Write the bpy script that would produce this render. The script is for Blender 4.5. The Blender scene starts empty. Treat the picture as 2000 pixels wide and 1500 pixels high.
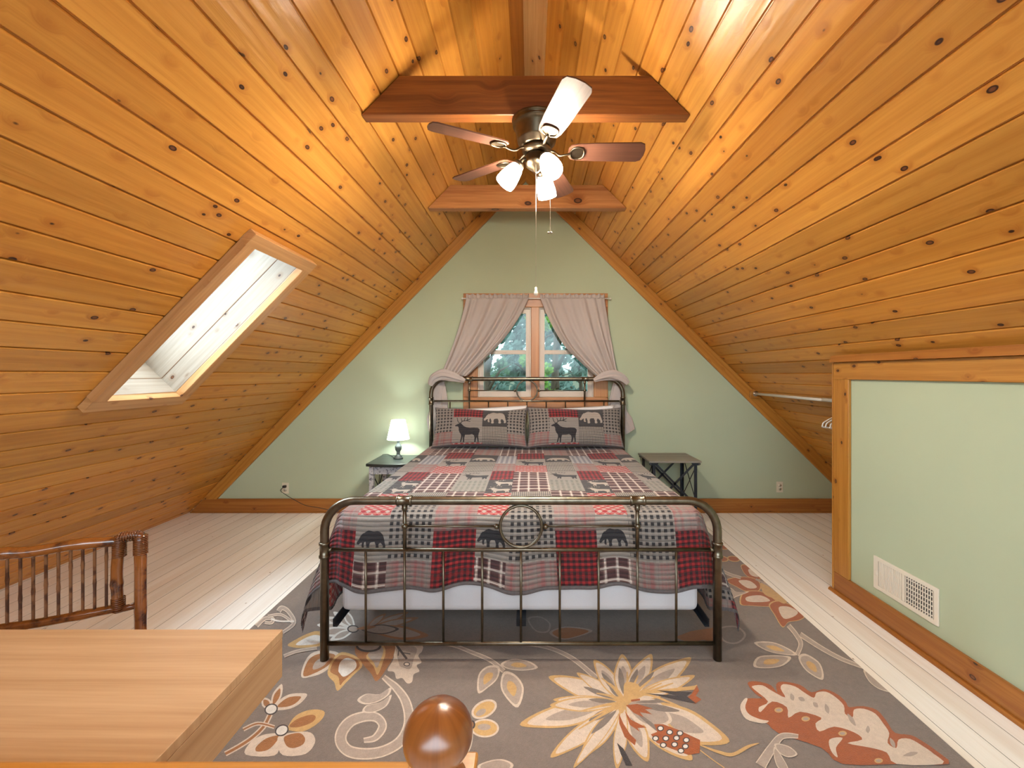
import bpy, bmesh, math, random
import numpy as np
from mathutils import Vector, Matrix
random.seed(7)
SC = bpy.context.scene
COL = SC.collection
pi = math.pi

# ------------------------------------------------------------------ camera, world, exposure
FPX = 820.0; VX = 1035.0; VY = 730.0; CH = 1.45      # focal length in px, vanishing point, eye height
cam_d = bpy.data.cameras.new('camera'); cam = bpy.data.objects.new('camera', cam_d); COL.objects.link(cam)
cam.location = (0, 0, CH); cam.rotation_euler = (pi/2, 0, 0)
cam_d.sensor_fit = 'HORIZONTAL'; cam_d.sensor_width = 36.0; cam_d.lens = 36.0*FPX/2000.0
cam_d.shift_x = -(VX-1000)/2000.0; cam_d.shift_y = -(750-VY)/2000.0
cam_d.clip_start = 0.02; cam_d.clip_end = 300
SC.camera = cam
SC.view_settings.view_transform = 'Standard'; SC.view_settings.look = 'None'
SC.view_settings.gamma = 1.0; SC.view_settings.use_curve_mapping = False
SC.view_settings.exposure = 0.82
SC.cycles.use_denoising = True
SC.cycles.max_bounces = 8; SC.cycles.diffuse_bounces = 5; SC.cycles.glossy_bounces = 4
SC.cycles.sample_clamp_indirect = 6.0
FAN_E = 96.0; BULB_E = 28.0; LAMP_E = 36.0; SKY_E = 5.0; SKYL_E = 26.0

w = bpy.data.worlds.new('world'); SC.world = w; w.use_nodes = True
nt = w.node_tree; bg = nt.nodes['Background']
tc = nt.nodes.new('ShaderNodeTexCoord'); sp = nt.nodes.new('ShaderNodeSeparateXYZ')
rp = nt.nodes.new('ShaderNodeValToRGB')
rp.color_ramp.elements[0].position = 0.0; rp.color_ramp.elements[0].color = (0.10, 0.11, 0.09, 1)
_e = rp.color_ramp.elements.new(0.03); _e.color = (0.66, 0.82, 0.92, 1)
rp.color_ramp.elements[2].position = 0.6; rp.color_ramp.elements[2].color = (0.80, 0.90, 1.0, 1)
nt.links.new(tc.outputs['Generated'], sp.inputs[0]); nt.links.new(sp.outputs['Z'], rp.inputs[0])
nt.links.new(rp.outputs[0], bg.inputs[0]); bg.inputs[1].default_value = SKY_E

# ------------------------------------------------------------------ node helpers
class NT:
    def __init__(s, name):
        s.m = bpy.data.materials.new(name); s.m.use_nodes = True
        s.t = s.m.node_tree; s.b = s.t.nodes['Principled BSDF']; s.out = s.t.nodes['Material Output']
    def n(s, typ, **kw):
        nd = s.t.nodes.new('ShaderNode'+typ)
        for k, v in kw.items():
            if k.startswith('i'):
                key = int(k[1:]) if k[1:].isdigit() else k[1:]
                s.put(nd.inputs[key], v)
            else: setattr(nd, k, v)
        return nd
    def put(s, inp, v):
        if hasattr(v, 'is_output') or isinstance(v, bpy.types.NodeSocket): s.t.links.new(v, inp)
        else:
            if isinstance(v, tuple) and len(v) == 3 and inp.type == 'RGBA': v = v+(1,)
            inp.default_value = v
    def M(s, op, a, b=0.0, c=None, clamp=False):
        nd = s.t.nodes.new('ShaderNodeMath'); nd.operation = op; nd.use_clamp = clamp
        s.put(nd.inputs[0], a); s.put(nd.inputs[1], b)
        if c is not None: s.put(nd.inputs[2], c)
        return nd.outputs[0]
    def mix(s, f, a, b, mode='MIX'):
        nd = s.t.nodes.new('ShaderNodeMix'); nd.data_type = 'RGBA'; nd.blend_type = mode
        s.put(nd.inputs[0], f); s.put(nd.inputs[6], a); s.put(nd.inputs[7], b)
        return nd.outputs[2]
    def xyz(s, x, y, z=0.0):
        nd = s.t.nodes.new('ShaderNodeCombineXYZ')
        s.put(nd.inputs[0], x); s.put(nd.inputs[1], y); s.put(nd.inputs[2], z); return nd.outputs[0]
    def step(s, x, lo, hi):      # smooth 0..1
        nd = s.t.nodes.new('ShaderNodeMapRange'); nd.interpolation_type = 'SMOOTHSTEP'
        s.put(nd.inputs[0], x); s.put(nd.inputs[1], lo); s.put(nd.inputs[2], hi); return nd.outputs[0]
    def noise(s, vec, scale, detail=3, rough=0.5):
        nd = s.t.nodes.new('ShaderNodeTexNoise'); s.put(nd.inputs['Vector'], vec)
        nd.inputs['Scale'].default_value = scale; nd.inputs['Detail'].default_value = detail
        nd.inputs['Roughness'].default_value = rough; return nd.outputs[0]
    def uv(s):
        u = s.t.nodes.new('ShaderNodeUVMap'); u.uv_map = 'UVMap'
        sp = s.t.nodes.new('ShaderNodeSeparateXYZ'); s.t.links.new(u.outputs[0], sp.inputs[0])
        return sp.outputs[0], sp.outputs[1]
    def base(s, c, rough=0.5, metal=0.0, **kw):
        s.put(s.b.inputs['Base Color'], c); s.put(s.b.inputs['Roughness'], rough); s.b.inputs['Metallic'].default_value = metal
        for k, v in kw.items(): s.put(s.b.inputs[k.replace('_', ' ')], v)
        return s.m
    def bump(s, h, strength=0.3, dist=0.01):
        nd = s.t.nodes.new('ShaderNodeBump'); nd.inputs['Strength'].default_value = strength
        nd.inputs['Distance'].default_value = dist; s.put(nd.inputs['Height'], h)
        s.t.links.new(nd.outputs[0], s.b.inputs['Normal'])

def wood(name, A, B, plank=None, phase=0.0, knots=0.12, ks=9.0, rough=0.38, tint=0.25, red=(1, .8, .6), grain=38.0, gcon=0.35, coat=0.0, seed=0.0, spec=0.5, wavy=0.0):
    k = NT(name); U, V = k.uv()
    if plank:
        b = k.M('FLOOR', k.M('DIVIDE', k.M('SUBTRACT', V, phase), plank))
        vl = k.M('SUBTRACT', V, k.M('MULTIPLY', b, plank))
    else:
        b = k.M('ADD', 0.0, seed); vl = V
    wn = k.n('TexWhiteNoise', noise_dimensions='1D', iW=k.M('ADD', b, 0.37+seed))
    r1 = wn.outputs['Value']; rs = k.n('SeparateXYZ', i0=wn.outputs['Color'])
    U2 = k.M('ADD', U, k.M('MULTIPLY', r1, 23.7))
    zz = k.M('MULTIPLY', b, 5.37)
    wob = k.noise(k.xyz(U2, vl, zz), 14.0, 2)
    vo = k.n('TexVoronoi', feature='F1', voronoi_dimensions='3D', iScale=1.0, iRandomness=1.0,
             iVector=k.xyz(k.M('MULTIPLY', U2, ks*0.8), k.M('MULTIPLY', vl, ks*1.25), zz))
    d = k.M('ADD', vo.outputs['Distance'], k.M('MULTIPLY', k.M('SUBTRACT', wob, 0.5), 0.05))
    halo = k.M('SUBTRACT', 1.0, k.step(d, knots, knots*3.2 if knots > 0 else 0.01))
    bend = k.M('MULTIPLY', halo, 0.030 if knots > 0 else 0.0)
    slow = k.noise(k.xyz(k.M('MULTIPLY', U2, 0.55), k.M('MULTIPLY', vl, 5.0), zz), 1.0, 2)
    warp = k.M('ADD', k.M('ADD', vl, bend), k.M('MULTIPLY', slow, 0.05))
    g1 = k.noise(k.xyz(k.M('MULTIPLY', U2, 0.9), k.M('MULTIPLY', warp, grain), zz), 1.0, 4, 0.6)
    g2 = k.noise(k.xyz(k.M('MULTIPLY', U2, 7.0), k.M('MULTIPLY', warp, grain*6), zz), 1.0, 2)
    g = k.M('ADD', k.M('MULTIPLY', g1, 0.8), k.M('MULTIPLY', g2, 0.2))
    gs = k.step(g, 0.5-gcon*0.5, 0.5+gcon*0.5)
    col = k.mix(gs, B, A)
    # each board has its own tone
    tone = k.M('ADD', 1.0-tint*0.5, k.M('MULTIPLY', rs.outputs[0], tint))
    col = k.mix(1.0, col, k.n('CombineXYZ', i0=tone, i1=tone, i2=tone).outputs[0], 'MULTIPLY')
    col = k.mix(k.M('MULTIPLY', rs.outputs[1], 0.45), col, k.mix(1.0, col, red, 'MULTIPLY'))
    col = k.mix(k.M('MULTIPLY', k.step(slow, 0.5, 0.75), 0.35), col, k.mix(1.0, col, (0.78, 0.62, 0.48), 'MULTIPLY'))
    if knots > 0:
        col = k.mix(k.M('MULTIPLY', halo, 0.5), col, k.mix(1.0, col, (0.62, 0.42, 0.3), 'MULTIPLY'))
        q = k.M('DIVIDE', d, knots)
        cr = k.n('ValToRGB', iFac=q); e = cr.color_ramp.elements
        e[0].position = 0.0; e[0].color = (0.20, 0.07, 0.025, 1)
        e[1].position = 1.0; e[1].color = (0.04, 0.012, 0.005, 1)
        x = e.new(0.5); x.color = (0.16, 0.055, 0.02, 1)
        x = e.new(0.75); x.color = (0.03, 0.009, 0.005, 1)
        col = k.mix(k.M('SUBTRACT', 1.0, k.step(q, 0.92, 1.12)), col, cr.outputs[0])
    k.base(col, rough)
    k.b.inputs['Specular IOR Level'].default_value = spec
    k.b.inputs['Coat Weight'].default_value = coat; k.b.inputs['Coat Roughness'].default_value = 0.25
    if wavy:
        wv = k.noise(k.xyz(k.M('MULTIPLY', U2, 3.0), k.M('MULTIPLY', vl, 14.0), zz), 1.0, 2)
        k.bump(k.M('ADD', k.M('MULTIPLY', wv, 6.0), g), wavy, 0.002)
    else: k.bump(g, 0.12, 0.002)
    return k.m

def paint(name, c, rough=0.6, bump=0.05, scale=60.0, var=0.04):
    k = NT(name); t = k.n('TexCoord')
    nz = k.noise(t.outputs['Object'], scale, 3); n2 = k.noise(t.outputs['Object'], 2.0, 2)
    v = k.M('ADD', 1.0-var, k.M('MULTIPLY', n2, 2*var))
    k.base(k.mix(1.0, c, k.xyz(v, v, v), 'MULTIPLY'), rough); k.bump(nz, bump, 0.002)
    return k.m

def metal(name, c, rough=0.35, m=1.0):
    k = NT(name); t = k.n('TexCoord'); nz = k.noise(t.outputs['Object'], 25.0, 3)
    k.base(k.mix(k.step(nz, 0.35, 0.7), c, tuple(x*0.72 for x in c)), rough, m); return k.m

def cloth(name, c, rough=0.9, var=0.12, sheen=0.2):
    k = NT(name); t = k.n('TexCoord'); n = k.noise(t.outputs['Object'], 350.0, 2); n2 = k.noise(t.outputs['Object'], 6.0, 2)
    v = k.M('ADD', 1.0-var, k.M('ADD', k.M('MULTIPLY', n, var), k.M('MULTIPLY', n2, var)))
    k.base(k.mix(1.0, c, k.xyz(v, v, v), 'MULTIPLY'), rough); k.b.inputs['Sheen Weight'].default_value = sheen
    k.bump(n, 0.2, 0.001); return k.m

def emit(name, c, e, c2=None):
    k = NT(name); k.base(c, 0.4)
    k.put(k.b.inputs['Emission Color'], c2 or c); k.b.inputs['Emission Strength'].default_value = e
    return k.m

# ------------------------------------------------------------------ mesh builder
def wloc(o):
    v = Vector((0, 0, 0))
    while o: v += o.location; o = o.parent
    return v
class MB:
    def __init__(s): s.v = []; s.f = []; s.uv = []; s.mi = []; s.sm = []
    def add(s, vs, fs, mat=0, smooth=False, uvs=None, grain=None):
        o = len(s.v); s.v += [tuple(p) for p in vs]
        off = (random.random()*9, random.random()*9) if grain else (0, 0)
        for i, f in enumerate(fs):
            s.f.append([o+a for a in f]); s.mi.append(mat); s.sm.append(smooth)
            if uvs is not None: s.uv.append([uvs[a] for a in f])
            elif grain:
                g = 'xyz'.index(grain); P = [vs[a] for a in f]
                ext = [max(p[j] for p in P)-min(p[j] for p in P) for j in range(3)]
                oth = [j for j in range(3) if j != g]; vv = oth[0] if ext[oth[0]] >= ext[oth[1]] else oth[1]
                s.uv.append([(p[g]+off[0], p[vv]+off[1]) for p in P])
            else: s.uv.append([(vs[a][0]+vs[a][1], vs[a][2]+vs[a][1]) for a in f])
    def box(s, x0, x1, y0, y1, z0, z1, mat=0, grain='x', c=0.0, xf=None):
        vs = [(x, y, z) for x in (x0, x1) for y in (y0, y1) for z in (z0, z1)]
        fs = [(0, 1, 3, 2), (4, 6, 7, 5), (0, 4, 5, 1), (2, 3, 7, 6), (0, 2, 6, 4), (1, 5, 7, 3)]
        if xf: 
            o = len(s.v); s.add(vs, fs, mat, False, None, grain)
            for i in range(o, len(s.v)): s.v[i] = tuple(xf(s.v[i]))
        else: s.add(vs, fs, mat, False, None, grain)
    def prism(s, poly, n0, n1, mp, mat=0, grain=None, smooth=False):
        n = len(poly); vs = [mp(a, b, n0) for a, b in poly]+[mp(a, b, n1) for a, b in poly]
        fs = [tuple(range(n))[::-1], tuple(range(n, 2*n))]+[(i, (i+1) % n, n+(i+1) % n, n+i) for i in range(n)]
        s.add(vs, fs, mat, smooth, None, grain)
    def tube(s, pts, r, seg=12, mat=0, closed=False, caps=True, flat=None):
        pts = [Vector(p) for p in pts]; n = len(pts)
        rr = r if isinstance(r, (list, tuple)) else [r]*n
        T = []
        for i in range(n):
            a = pts[(i-1) % n] if (closed or i > 0) else pts[i]; b = pts[(i+1) % n] if (closed or i < n-1) else pts[i]
            T.append((b-a).normalized())
        N = T[0].orthogonal().normalized(); vs = []; uvs = []; L = 0
        for i in range(n):
            N = (N-T[i]*N.dot(T[i]))
            N = N.normalized() if N.length > 1e-6 else T[i].orthogonal().normalized()
            Bn = T[i].cross(N)
            if i: L += (pts[i]-pts[i-1]).length
            for j in range(seg):
                a = 2*pi*j/seg; vs.append(pts[i]+(N*math.cos(a)+Bn*math.sin(a)*(flat or 1))*rr[i]); uvs.append((L, j/seg*rr[i]*6.28))
        fs = []
        m = n if closed else n-1
        for i in range(m):
            for j in range(seg):
                fs.append((i*seg+j, i*seg+(j+1) % seg, ((i+1) % n)*seg+(j+1) % seg, ((i+1) % n)*seg+j))
        if caps and not closed: fs += [tuple(range(seg))[::-1], tuple(range((n-1)*seg, n*seg))]
        s.add(vs, fs, mat, True, uvs)
    def lathe(s, prof, c=(0, 0, 0), seg=24, mat=0, axis=(0, 0, 1), smooth=True):
        ax = Vector(axis).normalized(); q = Vector((0, 0, 1)).rotation_difference(ax); c = Vector(c)
        vs = []; uvs = []
        for i, (r, z) in enumerate(prof):
            for j in range(seg):
                a = 2*pi*j/seg; vs.append(c+q @ Vector((r*math.cos(a), r*math.sin(a), z))); uvs.append((z, a*0.1))
        fs = [(i*seg+j, i*seg+(j+1) % seg, (i+1)*seg+(j+1) % seg, (i+1)*seg+j) for i in range(len(prof)-1) for j in range(seg)]
        if prof[0][0] > 1e-4: fs.append(tuple(range(seg))[::-1])
        if prof[-1][0] > 1e-4: fs.append(tuple(range((len(prof)-1)*seg, len(prof)*seg)))
        s.add(vs, fs, mat, smooth, uvs)
    def ball(s, c, r, mat=0, seg=20, sc=(1, 1, 1)):
        n = seg//2; s.lathe([(max(1e-5, r*math.sin(pi*i/n))*sc[0], -r*math.cos(pi*i/n)*sc[2]) for i in range(n+1)], c, seg, mat)
    def grid(s, P, nu, nv, mat=0, uvf=None, smooth=True, matf=None):
        vs = [P[j][i] for j in range(nv) for i in range(nu)]
        fs = [(j*nu+i, j*nu+i+1, (j+1)*nu+i+1, (j+1)*nu+i) for j in range(nv-1) for i in range(nu-1)]
        s.add(vs, fs, mat, smooth, uvf or [(i/(nu-1), j/(nv-1)) for j in range(nv) for i in range(nu)])
    def build(s, name, mats, parent=None, bevel=0, seg=2, sub=0, solid=0):
        me = bpy.data.meshes.new(name); off = wloc(parent) if parent else Vector((0, 0, 0))
        me.from_pydata([(p[0]-off.x, p[1]-off.y, p[2]-off.z) for p in s.v], [], s.f)
        me.polygons.foreach_set('material_index', s.mi); me.polygons.foreach_set('use_smooth', s.sm)
        ul = me.uv_layers.new(name='UVMap'); ul.data.foreach_set('uv', [c for f in s.uv for t in f for c in t])
        for m in (mats if isinstance(mats, (list, tuple)) else [mats]): me.materials.append(m)
        me.update()
        bm = bmesh.new(); bm.from_mesh(me); bmesh.ops.remove_doubles(bm, verts=bm.verts, dist=1e-5) if not solid else None
        bmesh.ops.recalc_face_normals(bm, faces=bm.faces); bm.to_mesh(me); bm.free()
        o = bpy.data.objects.new(name, me); COL.objects.link(o)
        if parent: o.parent = parent
        if bevel:
            b = o.modifiers.new('bevel', 'BEVEL'); b.width = bevel; b.segments = seg; b.limit_method = 'ANGLE'; b.angle_limit = 0.6
            me.polygons.foreach_set('use_smooth', [False]*len(me.polygons))
        if solid: 
            b = o.modifiers.new('solid', 'SOLIDIFY'); b.thickness = solid; b.offset = 0
        if sub: 
            b = o.modifiers.new('sub', 'SUBSURF'); b.levels = sub; b.render_levels = sub
        return o
def tag(o, label, cat, group=None, kind=None):
    o['label'] = label; o['category'] = cat
    if group: o['group'] = group
    if kind: o['kind'] = kind
    return o
def thing(name, label, cat, loc, group=None, kind=None):
    o = bpy.data.objects.new(name, None); COL.objects.link(o); o.location = loc; o.empty_display_size = 0.1
    return tag(o, label, cat, group, kind)
def at(px, py, Y): return ((px-VX)/FPX*Y, Y, CH-(py-VY)/FPX*Y)
def fl(px, py):
    Y = CH*FPX/(py-VY); return ((px-VX)/FPX*Y, Y)
def cr(pts, n=8, closed=False):          # Catmull-Rom
    P = [Vector(p) for p in pts]; out = []; m = len(P)
    for i in range(m if closed else m-1):
        a = P[(i-1) % m] if (closed or i) else P[0]; b = P[i]; c = P[(i+1) % m]; d = P[(i+2) % m] if (closed or i < m-2) else P[-1]
        for k in range(n):
            t = k/n; out.append(0.5*((2*b)+(c-a)*t+(2*a-5*b+4*c-d)*t*t+(3*b-a-3*c+d)*t**3))
    if not closed: out.append(P[-1])
    return out

# ------------------------------------------------------------------ materials
PW = 0.132
m_ceil = wood('pine_ceiling', (0.63, 0.315, 0.064), (0.46, 0.19, 0.030), plank=PW, phase=0.0, knots=0.108, ks=8.8, rough=0.33, tint=0.34, red=(1.0, .80, .58), spec=0.5, gcon=0.6, wavy=0.5)
m_trim = wood('pine_trim', (0.50, 0.25, 0.05), (0.36, 0.155, 0.026), knots=0.085, ks=8, rough=0.35, tint=0.1, seed=3)
m_base = wood('pine_baseboard', (0.40, 0.165, 0.032), (0.28, 0.095, 0.016), knots=0.08, ks=7, rough=0.32, tint=0.1, seed=5)
m_beam = wood('stained_beam', (0.33, 0.115, 0.024), (0.13, 0.033, 0.008), knots=0.1, ks=4, rough=0.42, tint=0.1, grain=30, gcon=0.5, seed=8)
m_beam2 = wood('stained_beam_light', (0.50, 0.24, 0.085), (0.24, 0.08, 0.022), knots=0.1, ks=4, rough=0.42, tint=0.1, grain=30, gcon=0.5, seed=18)
m_shaft = wood('pale_shaft_wood', (0.36, 0.30, 0.24), (0.27, 0.215, 0.165), plank=0.15, knots=0.08, ks=8, rough=0.4, tint=0.08, red=(1, .95, .9), seed=11)
m_casing = wood('skylight_casing_wood', (0.60, 0.36, 0.17), (0.46, 0.25, 0.10), knots=0.07, ks=8, rough=0.4, tint=0.1, seed=14)
m_wtrim = wood('window_casing_wood', (0.52, 0.25, 0.09), (0.38, 0.155, 0.05), knots=0.085, ks=7, rough=0.4, tint=0.1, seed=15)
m_floor = wood('whitewashed_floor', (0.88, 0.86, 0.83), (0.82, 0.78, 0.73), plank=0.127, knots=0.03, ks=9, rough=0.42, tint=0.10, red=(1, .97, .93), grain=30, seed=21)
m_desk = wood('oak_veneer', (0.58, 0.41, 0.25), (0.38, 0.235, 0.12), knots=0.02, ks=5, rough=0.45, tint=0.1, grain=40, gcon=0.7, seed=25)
m_rail = wood('varnished_rail', (0.55, 0.26, 0.06), (0.42, 0.17, 0.03), knots=0.06, ks=8, rough=0.3, tint=0.1, coat=0.5, seed=29)
m_ball = wood('varnished_ball', (0.27, 0.095, 0.022), (0.15, 0.045, 0.010), knots=0.0, rough=0.3, tint=0.1, coat=0.6, grain=20, gcon=0.6, seed=31)
m_green = paint('sage_wall_paint', (0.42, 0.48, 0.335), 0.75, 0.08, 90)
m_white = paint('white_paint', (0.80, 0.78, 0.74), 0.45)
m_vinyl = paint('beige_vinyl', (0.60, 0.50, 0.42), 0.4, 0.02)
m_vent = paint('cream_vent_enamel', (0.72, 0.66, 0.56), 0.35, 0.02)
m_dark = paint('dark_void', (0.012, 0.01, 0.01), 0.9)
m_outlet = paint('ivory_plastic', (0.66, 0.61, 0.48), 0.35, 0.02)
m_bronze = metal('antique_bronze', (0.20, 0.17, 0.125), 0.34)
m_fanmet = metal('oiled_bronze', (0.14, 0.105, 0.07), 0.36)
m_chrome = metal('satin_chain', (0.6, 0.55, 0.48), 0.3)
m_black = metal('black_steel', (0.03, 0.035, 0.045), 0.5, 0.5)
def _glass(name, tint):
    k = NT(name); k.t.nodes.remove(k.b)
    tr = k.n('BsdfTransparent', i0=tint); gl = k.n('BsdfGlossy', iRoughness=0.02); fr = k.n('Fresnel', iIOR=1.45)
    mx = k.n('MixShader'); k.put(mx.inputs[0], fr.outputs[0]); k.put(mx.inputs[1], tr.outputs[0]); k.put(mx.inputs[2], gl.outputs[0])
    k.t.links.new(mx.outputs[0], k.out.inputs[0]); return k.m
m_glass = _glass('skylight_glass', (0.92, 0.96, 0.97, 1)); m_dimglass = _glass('dimmed_window_glass', (0.60, 0.68, 0.66, 1))  # window glass tint added to dim the bright outdoors, like an insect screen

# ------------------------------------------------------------------ room geometry
RX, RZ = -0.04, 3.62; FLX, FRX = -3.558, 3.638; YW = 4.40; YB = -1.6
LL = math.hypot(RX-FLX, RZ); LR = math.hypot(FRX-RX, RZ)
dL = Vector(((RX-FLX)/LL, 0, RZ/LL)); nL = Vector((-dL.z, 0, dL.x))      # outward (away from the room)
dR = Vector(((RX-FRX)/LR, 0, RZ/LR)); nR = Vector((-dR.z, 0, dR.x))*-1
def SL(sv, y, n=0.0): return Vector((FLX, y, 0))+dL*sv+nL*n
def SR(sv, y, n=0.0): return Vector((FRX, y, 0))+dR*sv+nR*n
def zceil(x): return RZ-(RX-x)*RZ/(RX-FLX) if x < RX else RZ-(x-RX)*RZ/(FRX-RX)

def struct(o, label, cat): return tag(o, label, cat, None, 'structure')
HY0, HY1, HS0, HS1 = 2.215, 2.68, 1.86, 2.985        # skylight opening
mb = MB()
for side, (fn, L, ph) in enumerate(((SL, LL, 0.053), (SR, LR, 0.090))):
    prof = [(0.0, 0.0)]; k = 0
    while ph+k*PW < L-0.004:
        c = ph+k*PW; k += 1
        if c < 0.01 or (side and c > 5.05): continue
        prof += [(c-0.0065, 0.0), (c-0.002, 0.011), (c+0.002, 0.011), (c+0.0065, 0.0)]
    prof.append((L, 0.0))
    for (a, na), (b, nb) in zip(prof[:-1], prof[1:]):
        cuts = [a]+[h for h in (HS0, HS1) if side == 0 and a+1e-5 < h < b-1e-5]+[b]
        for s0, s1 in zip(cuts[:-1], cuts[1:]):
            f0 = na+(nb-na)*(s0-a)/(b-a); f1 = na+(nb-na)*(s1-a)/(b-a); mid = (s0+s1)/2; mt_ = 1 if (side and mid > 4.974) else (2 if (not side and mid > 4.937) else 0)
            rng = [(YB, YW+0.1)]
            if side == 0 and HS0 < mid < HS1: rng = [(YB, HY0), (HY1, YW+0.1)]
            for y0, y1 in rng:
                off = side*131.0*PW
                vs = [fn(s0, y0, f0), fn(s0, y1, f0), fn(s1, y1, f1), fn(s1, y0, f1)]
                mb.add(vs, [(0, 1, 2, 3)], mt_, False, [(y0, s0-ph+off), (y1, s0-ph+off), (y1, s1-ph+off), (y0, s1-ph+off)])
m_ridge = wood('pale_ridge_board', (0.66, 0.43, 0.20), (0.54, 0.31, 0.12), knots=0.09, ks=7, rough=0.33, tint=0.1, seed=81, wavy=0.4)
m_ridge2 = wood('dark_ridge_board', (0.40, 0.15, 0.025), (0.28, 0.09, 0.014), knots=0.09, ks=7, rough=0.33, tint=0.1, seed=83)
ceiling = mb.build('ceiling', [m_ceil, m_ridge, m_ridge2])
struct(ceiling, 'sloping knotty pine plank ceiling meeting at the ridge', 'ceiling')

mb = MB()        # floor: boards along Y with narrow gaps
x = FLX-0.1; bi = 0
while x < FRX+0.2:
    x1 = x+0.127
    mb.add([(x+0.0012, YB, 0), (x1-0.0012, YB, 0), (x1-0.0012, YW+0.1, 0), (x+0.0012, YW+0.1, 0)], [(0, 1, 2, 3)], 0, False,
           [(YB, bi*0.127+0.0008), (YB, bi*0.127+0.1262), (YW+.1, bi*0.127+0.1262), (YW+.1, bi*0.127+0.0008)])
    x = x1; bi += 1
mb.add([(FLX-.1, YB, -0.006), (FRX+.3, YB, -0.006), (FRX+.3, YW+.1, -0.006), (FLX-.1, YW+.1, -0.006)], [(0, 1, 2, 3)], 1)
floor = mb.build('floor', [m_floor, m_dark]); struct(floor, 'whitewashed plank floor of narrow boards', 'floor')

# gable wall with window hole
WX0, WX1 = -0.545, 0.665; WZ0, WZ1 = 1.205, 2.145     # rough opening
mb = MB()
def gq(x0, x1, zb, zt):     # strip, zt may be None for slope
    for (a, b) in [(x0, x1)]:
        ta = zt if zt is not None else zceil(a); tb = zt if zt is not None else zceil(b)
        mb.add([(a, YW, zb), (b, YW, zb), (b, YW, tb), (a, YW, ta)], [(0, 1, 2, 3)])
gq(FLX, WX0, 0, None)
gq(WX1, FRX, 0, None); gq(WX0, WX1, 0, WZ0); gq(WX0, RX, WZ1, None); gq(RX, WX1, WZ1, None)
D = 0.14                                               # reveals and outer skin
for a, b in (((WX0, WZ0), (WX1, WZ0)), ((WX1, WZ0), (WX1, WZ1)), ((WX1, WZ1), (WX0, WZ1)), ((WX0, WZ1), (WX0, WZ0))):
    mb.add([(a[0], YW, a[1]), (b[0], YW, b[1]), (b[0], YW+D, b[1]), (a[0], YW+D, a[1])], [(0, 1, 2, 3)])
wall_back = mb.build('wall_back', m_green); struct(wall_back, 'sage green gable wall behind the bed', 'wall')

# knee wall on the right
KX = 2.045; KY = 2.80; KZ = zceil(KX)
mb = MB(); mb.box(KX, KX+0.10, YB, KY, 0, KZ-0.02, 0, 'y')
wall_right = mb.build('wall_right', m_green); struct(wall_right, 'sage green knee wall under the right slope', 'wall')

mb = MB(); mb.box(FLX, FRX, YB-0.10, YB-0.001, 0, 1.30, 0, 'x')  # unseen half wall, added to keep low rear daylight from under the bed
struct(mb.build('wall_front_blocker', m_green), 'low green half wall added behind the viewer to block low daylight', 'wall')
# rake trims on the gable
def rake(name, d, n, foot, L, label, wdt=0.135):
    mb = MB(); T = 0.025
    P = lambda a, b, y: foot+d*a-n*b+Vector((0, y, 0))
    # lower end cut level at baseboard height, upper end at the ridge
    cutlen = 0.145/d.z; t = d.x/d.z
    def zcut(b, z): return (z+n.z*b)/d.z               # distance along so that z is reached at inward offset b
    a0, a1 = zcut(0, 0.14), zcut(wdt, 0.14)
    # stop at plane x=RX
    def xcut(b): return (RX-foot.x+n.x*b)/d.x
    b0, b1 = xcut(0), xcut(wdt)
    vs = []
    for y in (YW-T, YW-0.0005):
        vs += [P(a0, 0.003, y), P(b0, 0.003, y), P(b1, wdt, y), P(a1, wdt, y)]
    off = random.random()*9
    uv = [(a0+off, 0), (b0+off, 0), (b1+off, wdt), (a1+off, wdt)]*2
    mb.add(vs, [(0, 1, 2, 3), (7, 6, 5, 4), (0, 4, 5, 1), (1, 5, 6, 2), (2, 6, 7, 3), (3, 7, 4, 0)], 0, False, uv)
    o = mb.build(name, m_trim, None, 0.004); return struct(o, label, 'trim')
rake('trim_1', dL, nL, Vector((FLX, 0, 0)), LL, 'pine trim board along left slope on the gable wall', 0.11)
rake('trim_2', dR, nR, Vector((FRX, 0, 0)), LR, 'pine trim board along right slope on the gable wall', 0.12)
mb = MB(); mb.prism([(FLX+0.01, 0), (FRX-0.01, 0), (FRX-0.15, 0.145), (FLX+0.15, 0.145)], YW-0.022, YW-0.0005, lambda a, b, n: (a, n, b), 0, 'x')
mb.box(FLX+.02, FRX-.02, YW-0.035, YW-0.022, 0, 0.012, 0, 'x')
struct(mb.build('baseboard_back', m_base, None, 0.004), 'pine baseboard along the gable wall', 'baseboard')
mb = MB(); mb.box(KX-0.018, KX-0.0005, YB, KY, 0.0, 0.135, 0, 'y'); mb.prism([(0, 0), (-0.02, 0), (-0.018, 0.009), (-0.01, 0.018), (0, 0.02)], YB, KY+0.03, lambda a, b, n: (KX-0.018+a, n, b), 0, 'y')
struct(mb.build('baseboard_right', m_base, None, 0.003), 'pine baseboard with shoe moulding along the knee wall', 'baseboard')
mb = MB(); mb.box(KX-0.02, KX-0.0005, KY-0.13, KY, 0.136, KZ-0.05, 0, 'z'); mb.box(KX-0.02, KX+0.12, KY, KY+0.018, 0.02, KZ-0.05, 0, 'z')
struct(mb.build('trim_3', m_trim, None, 0.004), 'upright pine corner board at end of the knee wall', 'trim')
mb = MB(); mb.box(KX-0.022, KX-0.0005, YB, KY, KZ-0.155, KZ-0.042, 0, 'y')
struct(mb.build('trim_4', m_trim, None, 0.004), 'level pine board along top of the knee wall', 'trim')
mb = MB(); mb.prism([(0, 0), (0.05, 0), (0.012, 0.05)], YB, KY+0.0, lambda a, b, n: (KX-0.05+a*1.0, n, KZ-0.042+b*0.9), 0, 'y')
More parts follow.
